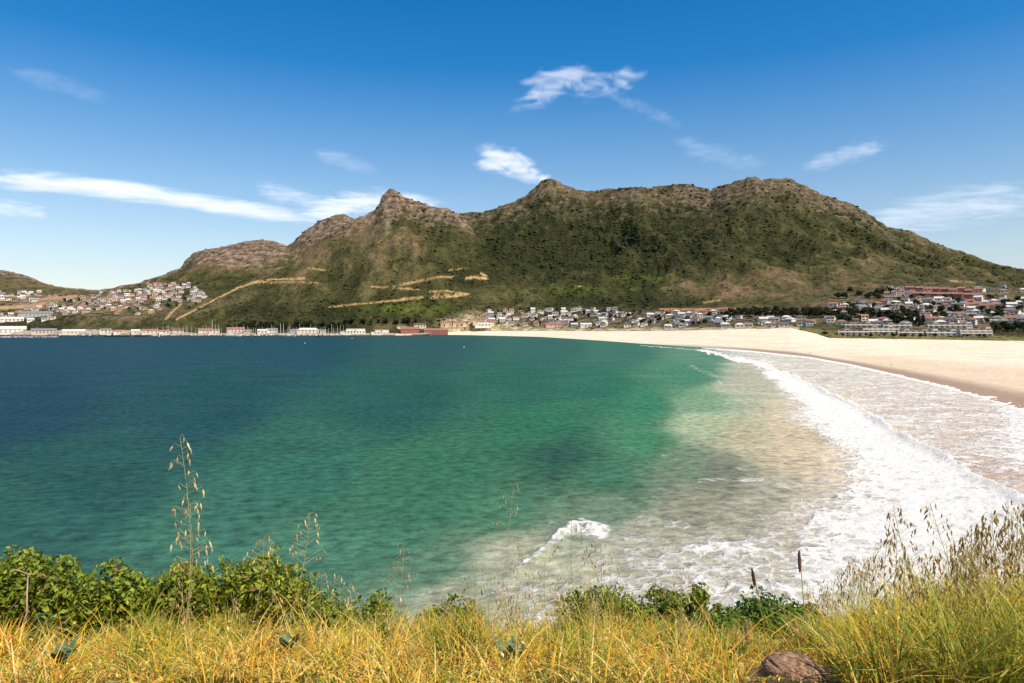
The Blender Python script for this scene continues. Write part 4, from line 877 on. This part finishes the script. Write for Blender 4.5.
def tuft():
    n_ = len(tpx); a = r.uniform(0, 6.283, n_); Y = tY + r.normal(0, .05, n_); X = (tpx-CX)/F*tY + r.normal(0, .05, n_); z0 = bluff_z(X, Y) - .02
    ht = th_*r.uniform(.45, 1.1, n_); lean = ht*r.uniform(.15, 1.1, n_); dx, dy = np.cos(a)*lean, np.sin(a)*lean; wd = .0022*r.uniform(.6, 1.6, n_); b = a + 1.57 + r.normal(0,.5,n_); Vs = []
    ht = np.where((np.abs(tpx-795) < 60) & (Y < 3.9), .02, ht)
    for t, w_ in zip((0, .38, .72, 1.0), (.8, 1.0, .7, .06)):
        c = np.stack([X + dx*t**1.8, Y + dy*t**1.8, z0 + ht*(t - .22*t**3*np.minimum(lean/ht, 1.2))], -1); o_ = np.stack([np.cos(b)*wd*w_, np.sin(b)*wd*w_, 0*wd], -1); Vs += [c-o_, c+o_]
    t_ = PAL[np.where(r.random(n_) < .7, tk, r.integers(0, len(PAL), n_))]*r.uniform(.6, 1.2, (n_,1))
    return np.stack(Vs, 1).reshape(-1,3), (np.array([(0,1,3,2),(2,3,5,4),(4,5,7,6)])[None] + (np.arange(n_)*8)[:,None,None]).reshape(-1,4), np.repeat(t_, 8, 0)
parts_.append(tuft())
# husks
nh = 38000; Y = 2.5 + 4.6*r.random(nh)**.9; px = r.uniform(-60, 1084, nh); X = (px-CX)/F*Y; z0 = bluff_z(X, Y)
yl = I(px, LINE[0], LINE[1]) + np.abs(r.normal(0, 26, nh)) - 2; cl_ = np.clip(.8 + 1.4*fbm(X/.33, Y/.30, 3, 735), .25, 1.8); ht = np.where(px > 850, 1, cl_)*np.minimum(np.clip(H + (HY-yl)*Y/F - z0, .02, 1.0), np.where(px > 850, .8, .24))*r.uniform(.25, 1.0, nh); ht = np.where((np.abs(px-795) < 52) & (Y < 3.5), .0, ht)
c = np.stack([X, Y, z0+ht], -1); nn = r.normal(size=(nh,3)); nn /= np.linalg.norm(nn, axis=1)[:,None]
hv, hf = leaf_cards(c, nn, .0095, r, .7)
hp = np.array([(.76,.48,.08),(.70,.33,.05),(.80,.62,.22),(.55,.45,.07),(.33,.13,.04),(.25,.27,.05)]); ht_ = hp[r.choice(6, nh, p=[.28,.22,.2,.14,.08,.08])]*r.uniform(.7, 1.25, (nh,1))
parts_.append((hv, hf, np.repeat(ht_, 4, 0)))
off = 0; VV, FF, TT = [], [], []
for v, f, t_ in parts_: VV.append(v); FF.append(f + off); TT.append(t_); off += len(v)
tag(link('dry_grass', np_mesh('dry_grass', np.concatenate(VV), np.concatenate(FF), m_grass, {'tint': np.concatenate(TT)})), kind='stuff')

# ---- shrubs on the brow
m_shrub = attr_mat('shrub leaf', 'tint', .45, .35, None, trans=.25)
def shrub(px0, px1, top, Y, n_, label, seed, tint=(.175,.225,.016), leaf=.025, low=650):
    r = np.random.default_rng(seed); X0, X1 = (px0-CX)/F*Y, (px1-CX)/F*Y; W = X1-X0; cx = (X0+X1)/2
    zt = H + (HY-top)*Y/F; zg = float(bluff_z(cx, Y)); hh = zt - zg
    e = empty('shrub', (cx, Y, zg)); tag(e, label, 'shrub')
    bl = []; nb_ = max(8, int(14 + W*20)); rb = min(.24, .30*W, .34*hh)
    for k in range(nb_):
        u = r.uniform(-1, 1)*(.94 - rb/W); prof = (1-abs(u)**2.0)**.62
        q = r.uniform(.62, 1.2)*rb; zr_ = r.uniform(.5, 1)**.5 if k % 2 else r.uniform(0, .5); z = zr_*(hh*prof*r.uniform(.82,1.04)-q*.8); bl.append((u*W/2, r.uniform(-.28, .2) if zr_ > .55 else r.uniform(.1, .4), max(z, .02), q))
    for k in range(int(6 + W*16)):
        t_ = bl[r.integers(len(bl))]; q = r.uniform(.03, .06); bl.append((t_[0] + r.normal()*t_[3]*.5, t_[1] + r.normal()*.08, t_[2] + t_[3]*.85 + r.uniform(-.05, .02), q))
    link('foliage', crown_mesh('foliage', bl, int(n_*1.25), leaf, tint, r, m_shrub, .75), e)
    b = MB()
    for k in range(7):
        t_ = bl[r.integers(len(bl))]; b.tube([(r.uniform(-.1,.1)*W, r.uniform(-.1,.1), -.12), (t_[0]*.5, t_[1]*.5, t_[2]*.45), (t_[0], t_[1], t_[2]+t_[3]*.4)], [.014,.010,.004], 5)
    link('stem', b.mesh('stem', m_bark), e)
shrub(-42, 100, 541, 6.0, 8200, 'largest dark green shrub at the corner of the brow, hollow and shaded beneath', 1)
shrub(80, 154, 553, 6.2, 3600, 'green shrub leaning against the largest shrub on the brow', 2)
shrub(156, 226, 548, 6.1, 4000, 'green shrub behind the tallest oat stalk', 3)
shrub(208, 316, 549, 6.3, 5200, 'wide yellowish green shrub under the drooping oat heads', 4, (.20,.235,.016))
shrub(290, 352, 590, 6.0, 1500, 'low green shrub in the dry grass beside the wide yellowish shrub', 5)
shrub(354, 398, 589, 6.5, 1400, 'small round dark shrub standing apart in front of green water', 6, leaf=.020)
shrub(412, 486, 602, 6.4, 2200, 'low dark shrub spreading just above the dry grass', 7, leaf=.020)
shrub(560, 640, 576, 6.4, 3400, 'pointed dark shrub below the small breaking wave', 8, leaf=.020)
shrub(612, 668, 596, 6.4, 1700, 'low shrub filling the gap beside the pointed dark shrub', 9, leaf=.020)
shrub(652, 686, 578, 6.5, 1500, 'narrow upright shrub twin beside a rounder one', 10, leaf=.020)
shrub(680, 708, 578, 6.6, 1300, 'small round-headed shrub with a reddish bare stem', 11, leaf=.020)
shrub(690, 760, 607, 6.2, 3200, 'bright green low shrub between the round-headed shrub and foxtail stalk', 12, (.14,.23,.018), leaf=.020)
shrub(744, 796, 596, 6.3, 2300, 'dark green shrub behind the leaning foxtail', 13, (.09,.17,.016), leaf=.020)
shrub(774, 836, 602, 6.2, 2800, 'bright green shrub behind the boulder', 14, (.13,.22,.018), leaf=.020)
shrub(-60, 16, 650, 4.4, 900, 'small leafy shrub at the foot of the largest shrub', 15, (.075,.13,.018), leaf=.020)

# ---- broad-leaved rosettes in the grass
m_ros = attr_mat('rosette leaf', 'tint', .5, .3, None, trans=.1)
for px, py, Y, lab in ((288, 652, 3.9, 'blue-green leafy plant in the dry grass below the wide shrub'), (512, 668, 3.5, 'blue-green leafy plant low in the grass at the bottom'), (62, 676, 3.4, 'grey-green leafy plant in the grass under the largest shrub')):
    r = np.random.default_rng(px); p = at(px, py, Y); p.z = float(bluff_z(p.x, Y)); hz = (H + (HY-py)*Y/F) - p.z + .05
    e = empty('broadleaf_plant', p); tag(e, lab, 'plant')
    for k in range(7):
        a = 6.283*k/7 + r.uniform(-.3,.3); L = max(hz, .16)*r.uniform(.9,1.3); ou = r.uniform(.25,.6); vs = []
        for t, w_ in ((0,.010),(.35,.024),(.7,.026),(1,.002)):
            o_ = L*ou*t**1.5; z = L*t*(1-.15*t); vs += [(math.cos(a)*o_-math.sin(a)*w_, math.sin(a)*o_+math.cos(a)*w_, z), (math.cos(a)*o_*.97, math.sin(a)*o_*.97, z-.008), (math.cos(a)*o_+math.sin(a)*w_, math.sin(a)*o_-math.cos(a)*w_, z)]
        f = [(i*3+j, i*3+j+1, i*3+j+4, i*3+j+3) for i in range(3) for j in range(2)]
        link('leaf', np_mesh('leaf', np.array(vs), np.array(f), m_ros, {'tint': np.tile(np.array((.10,.16,.085))*r.uniform(.8,1.2), (12,1))}, True), e)

# ---- wild oats and foxtails: every stalk that stands out is a thing
m_straw = mat('straw stem', (.50,.38,.16), .7, .25, 30); m_gstem = mat('green stem', (.32,.33,.06), .7, .25, 30)
m_spk = attr_mat('oat spikelet', 'tint', .7, .15, None, trans=.3)
def oat(px, py, Y, label, group=None, base_dx=0, panicle=.40, nsp=24, dark=False, size=.012, droop=0.0, stem=None, seed=None):
    r = np.random.default_rng(seed if seed is not None else int(px*7+py)); tip = at(px, py, Y)
    bx_ = tip.x + base_dx/F*Y; by_ = Y + r.uniform(-.06, .06); zg = float(bluff_z(bx_, by_)); base = Vector((bx_, by_, zg-.03)); L = tip.z - base.z
    e = empty('oat_stalk', base); tag(e, label, 'grass stalk', group)
    def P(t): 
        q = Vector((0,0,0)).lerp(tip-base, t); s_ = math.sin(t*3.14)*.05*L; q.x += s_*(-1 if base_dx > 0 else 1); 
        if droop: q.z += droop*L*(math.sin(t*2.2)-.808*t); 
        return q
    b = MB(); b.tube([P(i/9) for i in range(10)], [.0026-.0017*i/9 for i in range(10)], 5); link('stem', b.mesh('stem', stem or (m_gstem if dark else m_straw)), e)
    Vs, ped = [], MB(); n_ = nsp
    for k in range(n_):
        t = 1 - panicle*(k+.5)/n_*r.uniform(.9,1.1) if k else 1.0; t = min(max(t, .2), 1.0); p0 = P(t); ln = (.02 + .09*(1-t)/panicle + .02*r.random())*min(1, L/.8); sd_ = r.choice([-1,1])
        p1 = p0 + Vector((sd_*ln*r.uniform(.35,1.0) + droop*.06, r.uniform(-.5,.5)*ln, ln*.45)); p2 = p1 + Vector((sd_*.007, 0, -.012))
        ped.tube([p0, p1, p2], [.0008,.0007,.0006], 3)
        sz = size*r.uniform(.8,1.4); tl = Vector((r.normal()*.25 + sd_*.1, r.normal()*.25, -1)).normalized(); wv_ = tl.cross(Vector((r.normal(), r.normal(), .2))).normalized(); w2 = tl.cross(wv_)
        a = p2; c_ = p2 + tl*sz*.9; d_ = p2 + tl*sz*2.4
        Vs.append([a, c_+wv_*sz*.34, c_+w2*sz*.34, c_-wv_*sz*.34, c_-w2*sz*.34, d_+wv_*sz*.12, d_-wv_*sz*.12])
    V = np.array([[tuple(v) for v in q] for q in Vs]); f = np.array([(0,1,2),(0,2,3),(0,3,4),(0,4,1),(1,5,2),(2,6,3),(3,6,4),(4,5,1),(2,5,6),(4,6,5)])
    col = np.array((.52,.34,.12) if dark else (.72,.56,.28))*r.uniform(.6,1.35,(n_,1))
    tri = (f[None]+(np.arange(n_)*7)[:,None,None]).reshape(-1,3); Va, Ca = V.reshape(-1,3), np.repeat(col, 7, 0)
    if ped.v:
        pt = [q for fc in ped.f for q in ([(fc[0],fc[1],fc[2]),(fc[0],fc[2],fc[3])] if len(fc) == 4 else [tuple(fc)])]
        tri = np.concatenate([tri, np.array(pt) + len(Va)]); Va = np.concatenate([Va, np.array(ped.v)]); Ca = np.concatenate([Ca, np.broadcast_to(np.array((.42,.36,.10) if dark else (.6,.46,.18)), (len(ped.v),3))])
    link('panicle', np_mesh('panicle', Va, tri, m_spk, {'tint': Ca}), e)
    return e
oat(180, 437, 3.7, 'tallest pale oat stalk rising high over the water above the shrubs', None, -8, .62, 42, size=.014, seed=4)
oat(190, 500, 3.75, 'pale oat stalk leaning out of the tallest stalk', None, -20, .45, 22, size=.013, seed=5)
oat(310, 514, 4.2, 'pale drooping oat stalk arching above the wide yellowish shrub', None, -34, .42, 26, droop=.10, seed=6)
oat(264, 536, 4.3, 'short nodding oat stalk above the wide yellowish shrub', None, -22, .3, 20, droop=.12, seed=7)
oat(404, 545, 4.6, 'pale oat stalk bending over the small round dark shrub', None, -22, .4, 16, seed=8)
oat(338, 573, 4.6, 'short pale oat stalk between the wide shrub and the small round shrub', None, -6, .4, 12, seed=9)
oat(322, 572, 4.7, 'thin upright oat stalk next to the wide yellowish shrub', None, 4, .25, 8, seed=10)
oat(514, 485, 4.4, 'single thin oat stalk standing clear over green water', None, 4, .25, 9, size=.011, seed=11)
oat(476, 560, 4.6, 'brown oat stalk over the pale silty water edge', None, 10, .4, 12, True, seed=12)
oat(521, 545, 4.5, 'upright oat stalk below the breaking wave tail', None, 2, .5, 14, seed=13)
oat(535, 566, 4.4, 'pale oat stalk behind the dry grass below the breaking wave tail', None, 4, .4, 12, seed=14)
oat(572, 514, 4.4, 'brown oat stalk crossing the small breaking wave', None, 18, .35, 14, True, seed=15)
oat(600, 540, 4.5, 'brown nodding oat stalk beside the crest of the small wave', None, -12, .3, 10, True, seed=16)
oat(588, 560, 4.4, 'leaning straw oat stalk above the pointed dark shrub', None, 26, .4, 12, seed=17)
oat(556, 585, 4.3, 'short straw oat stalk by the pointed dark shrub', None, -8, .4, 12, seed=18)
oat(608, 558, 4.5, 'thin straw oat stalk rising from the pointed dark shrub', None, -4, .2, 6, seed=19)
oat(656, 572, 4.7, 'thin brown oat stalk over the narrow upright shrub', None, 8, .3, 8, True, seed=20)
oat(504, 590, 4.2, 'dark short oat stalk at the edge of the silty water', None, -2, .4, 10, True, seed=21)
rs = np.random.default_rng(88)
for i in range(40):
    px = rs.uniform(872, 1030); Y = rs.uniform(2.9, 4.9); top = I(px, [872, 895, 920, 960, 990, 1030], [530, 515, 545, 535, 505, 500]) + abs(rs.normal(0, 26))
    bend = rs.uniform(-40, 40); dk = rs.random() < .6
    oat(px, top, Y, 'brown wild oat stalk in the dense stand over the white surf' if dk else 'straw wild oat stalk in the dense stand over the white surf', 'brown oats of the dense stand' if dk else 'straw oats of the dense stand', bend, rs.uniform(.35,.6), int(rs.integers(16, 32)), dk, size=.014, stem=m_gstem if rs.random() < .6 else m_straw, seed=1000+i)
for i, (px, top, dxb) in enumerate([(893,506,60),(930,503,70),(1008,500,20)]):
    oat(px, top, 3.4, ['arching green oat stalk highest against the surf', 'arching green oat stalk bent over amid the dense stand', 'tall oat stalk at the outer end of the dense stand'][i], None, dxb, .5, 40, True, size=.011, droop=.06, seed=1200+i)
for i in range(22):
    px = rs.uniform(806, 882); Y = rs.uniform(3.6, 5.4); top = I(px, [806, 835, 860, 882], [585, 572, 550, 535]) + abs(rs.normal(0, 16))
    oat(px, top, Y, 'slender oat stalk in the thin fringe beside the dense stand', 'slender oats of the thin fringe', rs.uniform(-16,16), rs.uniform(.35,.55), int(rs.integers(12, 24)), rs.random() < .6, size=.0095, seed=1300+i)
for i in range(60):
    px = rs.uniform(120, 770) if i % 2 else rs.uniform(470, 690); Y = rs.uniform(3.6, 5.6); top = I(px, LINE[0], LINE[1]) - rs.uniform(4, 30 if i % 3 else 75)
    oat(px, top, Y, 'short straw oat stalk sticking up out of the dry grass', 'short oats in the dry grass', rs.uniform(-22,22), rs.uniform(.25,.5), int(rs.integers(6, 14)), rs.random() < .3, size=.010, seed=1400+i)
def foxtail(px, py, Y, dxb, hl, label, col):
    r = np.random.default_rng(int(px)); tip = at(px, py, Y); bx_ = tip.x + dxb/F*Y; base = Vector((bx_, Y, float(bluff_z(bx_, Y))-.03)); D = tip - base
    e = empty('foxtail_stalk', base); tag(e, label, 'grass stalk')
    b = MB(); b.tube([D*(i/7) + Vector((math.sin(i/7*3.14)*.012, 0, 0)) for i in range(8)], .0024, 5); link('stem', b.mesh('stem', m_gstem), e)
    ax = D.normalized(); k = 420; t = r.random(k); a = r.uniform(0, 6.283, k); rad = .0075*np.sin(np.clip(t*.9+.12,0,1)*3.14)**.5
    u = ax.cross(Vector((0,1,0))).normalized(); v = ax.cross(u); c0 = np.array(D - ax*hl)
    cc = c0 + t[:,None]*hl*np.array(ax) + (np.cos(a)*rad)[:,None]*np.array(u) + (np.sin(a)*rad)[:,None]*np.array(v)
    nn = np.cos(a)[:,None]*np.array(u) + np.sin(a)[:,None]*np.array(v) + r.normal(0,.4,(k,3)); nn /= np.linalg.norm(nn,axis=1)[:,None]
    lv, lf_ = leaf_cards(cc, nn, .0055, r, .8)
    link('seed_head', np_mesh('seed_head', lv, lf_, m_spk, {'tint': np.repeat(np.array(col)*r.uniform(.7,1.3,(k,1)), 4, 0)}), e)
foxtail(752, 569, 3.9, 16, .095, 'leaning brown foxtail stalk over the lacy foam', (.22,.13,.05))
foxtail(799, 551, 3.9, 6, .115, 'upright brown foxtail stalk standing taller than its leaning neighbour', (.34,.18,.08))
foxtail(746, 620, 3.5, 3, .10, 'pale straw foxtail stalk in front of the bright green shrub', (.5,.42,.2))
# bare twigs round the largest shrub
m_twig = mat('bare twig', (.30,.22,.16), .8, .2, 20); m_ptwig = mat('pinkish driftwood', (.52,.33,.25), .8, .15, 20)
for pts, Y, rad, mt, lab in (([(6,668),(18,640),(27,612),(27,592),(28,574),(20,571),(9,569)], 5.2, .008, m_ptwig, 'pinkish dead branch with hooked tip before the largest shrub'), ([(33,662),(35,640),(37,621),(48,610)], 5.2, .005, m_twig, 'forked grey twig in the dark hollow of the largest shrub'), ([(46,660),(49,640),(58,627),(72,616)], 5.1, .004, m_twig, 'grey twig bending out of the dark hollow'), ([(36,664),(32,645),(23,633)], 5.0, .004, m_twig, 'short grey twig low in the dark hollow'), ([(50,655),(56,642),(66,634)], 4.9, .004, m_twig, 'short arching twig at the grass edge under the largest shrub'), ([(2,632),(8,612),(18,600)], 5.2, .004, m_twig, 'thin pale twig beside the pinkish dead branch'), ([(304,640),(300,620),(310,600),(320,592),(326,591)], 5.2, .006, m_ptwig, 'pinkish dead twig at the end of the wide yellowish shrub'), ([(415,608),(440,607),(452,616),(462,630)], 5.0, .004, m_ptwig, 'arched pinkish twig over the low dark shrub')):
    p3 = [at(a, b_, Y + .05*math.sin(i*2.1)) for i, (a, b_) in enumerate(pts)]; base = p3[0].copy()
    b = MB(); b.tube([q - base for q in p3], [rad*(1-.6*i/(len(p3)-1)) for i in range(len(p3))], 6); e = link('bare_twig', b.mesh('bare_twig', mt, True), None, base); tag(e, lab, 'twig')

# ---- the brown boulder
bm = bmesh.new(); bmesh.ops.create_icosphere(bm, subdivisions=6, radius=1.0)
Vb = np.array([v.co[:] for v in bm.verts]); 
sq = np.sign(Vb)*np.abs(Vb)**.9; d = 1 + .07*fbm(Vb[:,0]*1.3+3, Vb[:,2]*1.3+Vb[:,1], 4, 800) 
gr = fbm(Vb[:,0]*2.2 + Vb[:,2]*3.5 + 5, Vb[:,2]*9 - Vb[:,0]*6 + Vb[:,1]*2, 4, 810, ridged=True); gr2 = fbm(Vb[:,0]*9, Vb[:,2]*9+Vb[:,1]*7, 4, 815)
d += .022*gr + .025*gr2; d -= .035*sm(.55, .8, fbm(Vb[:,0]*1.6+Vb[:,2]*2, Vb[:,2]*5-Vb[:,0]*3+Vb[:,1], 2, 820, ridged=True))
Vb = sq*d[:,None]*np.array((.15,.17,.14))
for v, c in zip(bm.verts, Vb): v.co = c
me = bpy.data.meshes.new('boulder'); bm.to_mesh(me); bm.free()
for p_ in me.polygons: p_.use_smooth = True
ta = me.attributes.new('tint', 'FLOAT_COLOR', 'POINT'); tb = mix3(np.broadcast_to(np.array((.17,.092,.055)), (len(Vb),3)), np.array((.38,.23,.13)), sm(.2,.75,gr*.6+gr2*.5+.2)); tb = mix3(tb, np.array((.09,.055,.04)), sm(.1,-.5,gr)*.7)
ta.data.foreach_set('color', np.concatenate([tb, np.ones((len(Vb),1))],1).astype(np.float32).ravel())
me.materials.append(attr_mat('boulder stone', 'tint', .85, .2, 40, .35, (.6,.01)))
bp_ = at(795, 687, 3.25); o = link('boulder', me, None, bp_); o.rotation_euler = (.1, .12, .3); tag(o, 'rounded brown boulder with grainy streaks half sunk in dry grass', 'boulder')

# ------------------------------------------------------------------ clouds: thin lens-shaped sheets of cirrus high above the bay
def cloud_mat(name, dens, nscale, stretch, lo, hi, seed):
    m, n, l, p = nodes(name); out = n['Material Output']; n.remove(p)
    tc = n.new('ShaderNodeTexCoord'); at_ = n.new('ShaderNodeAttribute'); at_.attribute_name = 'edge'
    mp = n.new('ShaderNodeMapping'); mp.inputs['Location'].default_value = (seed*3.1, seed*1.7, 0); mp.inputs['Rotation'].default_value = (0,0,R(stretch[2])); mp.inputs['Scale'].default_value = (stretch[0], stretch[1]*.42, .2); l.new(tc.outputs['Object'], mp.inputs['Vector'])
    no = n.new('ShaderNodeTexNoise'); no.inputs['Scale'].default_value = nscale; no.inputs['Detail'].default_value = 8; no.inputs['Roughness'].default_value = .56; no.inputs['Distortion'].default_value = 1.2; l.new(mp.outputs[0], no.inputs['Vector'])
    ad = n.new('ShaderNodeMath'); ad.operation = 'MULTIPLY_ADD'; l.new(no.outputs['Fac'], ad.inputs[0]); ad.inputs[1].default_value = 3.4; l.new(at_.outputs['Fac'], ad.inputs[2])
    mr = n.new('ShaderNodeMapRange'); mr.interpolation_type = 'SMOOTHSTEP'; mr.inputs['From Min'].default_value = lo; mr.inputs['From Max'].default_value = hi; mr.inputs['To Max'].default_value = dens; l.new(ad.outputs[0], mr.inputs['Value'])
    ml = n.new('ShaderNodeMath'); ml.operation = 'MULTIPLY'; l.new(mr.outputs[0], ml.inputs[0]); ms = n.new('ShaderNodeMapRange'); ms.interpolation_type = 'SMOOTHSTEP'; ms.inputs['From Max'].default_value = .95; l.new(at_.outputs['Fac'], ms.inputs['Value']); l.new(ms.outputs[0], ml.inputs[1])
    di = n.new('ShaderNodeBsdfDiffuse'); di.inputs[0].default_value = (.72,.72,.72,1); tr = n.new('ShaderNodeBsdfTranslucent'); tr.inputs[0].default_value = (.85,.85,.85,1)
    a = n.new('ShaderNodeMixShader'); a.inputs[0].default_value = .85; l.new(di.outputs[0], a.inputs[1]); l.new(tr.outputs[0], a.inputs[2])
    tp = n.new('ShaderNodeBsdfTransparent'); mx = n.new('ShaderNodeMixShader'); l.new(ml.outputs[0], mx.inputs[0]); l.new(tp.outputs[0], mx.inputs[1]); l.new(a.outputs[0], mx.inputs[2]); l.new(mx.outputs[0], out.inputs['Surface'])
    return m
def cloud(pts, alt, label, dens=.6, nscale=.0011, stretch=(1,1,0), lo=1.0, hi=1.75, seed=1, thick=14):
    """pts: (px, py, half thickness in px): a closed lens-shaped sheet at one altitude"""
    P = np.array(pts, float); tt = np.linspace(0, 1, 40); k = np.linspace(0, 1, len(P)); px, py, th = (np.interp(tt, k, P[:, i]) for i in range(3))
    ker = np.ones(5)/5
    py = np.convolve(np.pad(py, 2, mode='edge'), ker, 'valid'); th = np.convolve(np.pad(th, 2, mode='edge'), ker, 'valid'); px = np.convolve(np.pad(px, 2, mode='edge'), ker, 'valid')
    dx_, dy_ = np.gradient(px), np.gradient(py); ln = np.hypot(dx_, dy_); nx, ny = -dy_/ln, dx_/ln
    m_ = 13; vv = np.linspace(-1, 1, m_); Vt, Eg = [], []
    for sgn in (1, -1):
        for i in range(40):
            for v in vv:
                qx, qy = px[i]+nx[i]*th[i]*v, py[i]+ny[i]*th[i]*v; Y = F*(alt-H)/(HY-qy); u = tt[i]; eu = min(1, min(u, 1-u)*5.0); ed = (1-abs(v)**1.6)*eu**.8
                Vt.append(((qx-CX)/F*Y, Y, alt + sgn*thick*math.sqrt(max(0, 1-v*v)))); Eg.append(ed)
    Vt = np.array(Vt); c0 = Vt.mean(0); f = []
    for s_ in range(2):
        for i in range(39):
            for j in range(m_-1):
                a = s_*40*m_ + i*m_ + j; q = (a, a+1, a+1+m_, a+m_); f.append(q if s_ else q[::-1])
    me = np_mesh('cloud', Vt-c0, np.array(f), cloud_mat('cirrus %d' % seed, dens, nscale, stretch, lo, hi, seed), {'edge': np.array(Eg)}, smooth=True)
    o = link('cloud', me, None, c0); tag(o, label, 'cloud', None); return o
cloud([(-90,170,11),(0,178,14),(60,183,14),(120,190,13),(180,199,12),(240,208,12),(290,215,11),(325,220,9)], 2600, 'long bright white streak cloud above the township and saddle', .62, .0013, (.4,1.2,20), 1.62, 3.05, 1)
cloud([(498,116,14),(525,98,24),(545,84,26),(565,78,26),(585,82,26),(605,86,24),(628,80,20),(655,70,12)], 3600, 'hook-shaped wispy cloud highest over the middle of the sky', .32, .0021, (.8,1.6,30), 2.07, 3.35, 2)
cloud([(595,86,8),(625,100,12),(650,112,12),(690,132,7)], 3500, 'faint thin tail trailing from the hook-shaped cloud', .05, .0030, (1,1.4,-30), 1.82, 3.25, 3)
cloud([(466,150,12),(488,158,20),(505,160,21),(522,170,18),(540,179,12),(562,186,8)], 3000, 'small bright cloud just over the saddle beside the middle summit', .50, .0018, (.8,1.4,-20), 1.82, 3.05, 4)
cloud([(290,217,10),(320,212,17),(345,205,20),(372,201,18),(410,203,14),(455,208,10)], 2900, 'white cloud bank resting behind the pointed peak', .48, .0016, (.7,1.4,10), 1.77, 3.15, 5)
cloud([(850,226,14),(900,217,24),(945,209,28),(990,203,28),(1070,190,24)], 2700, 'broad pale veil cloud above the long slope down to the suburb', .20, .0016, (.4,1.5,-12), 1.72, 3.25, 6)
cloud([(795,170,8),(830,160,13),(860,151,14),(897,140,8)], 3200, 'faint slanting wisp between the summit and the broad veil', .14, .0030, (.6,1.5,-20), 1.72, 3.15, 7)
cloud([(245,187,9),(285,194,14),(312,201,14),(345,208,9)], 2900, 'faint wisp joining the long streak to the cloud bank', .20, .0028, (.6,1.4,10), 1.77, 3.25, 8)
cloud([(-20,203,11),(15,209,13),(55,216,8)], 2700, 'short faint wisp under the long streak', .22, .0026, (.6,1.4,10), 1.72, 3.25, 9)
cloud([(310,150,8),(340,160,13),(385,172,8)], 3200, 'very faint wisp above the rocky ridge', .09, .0028, (.6,1.4,10), 1.77, 3.25, 10)
cloud([(0,66,10),(60,84,16),(120,102,10)], 4200, 'very faint high wisp above the long streak', .05, .0028, (.6,1.4,10), 1.77, 3.25, 11)
cloud([(665,136,9),(700,150,15),(735,160,14),(775,163,8)], 3300, 'very faint wisp over the summit ridge', .07, .0028, (.6,1.4,0), 1.77, 3.25, 12)
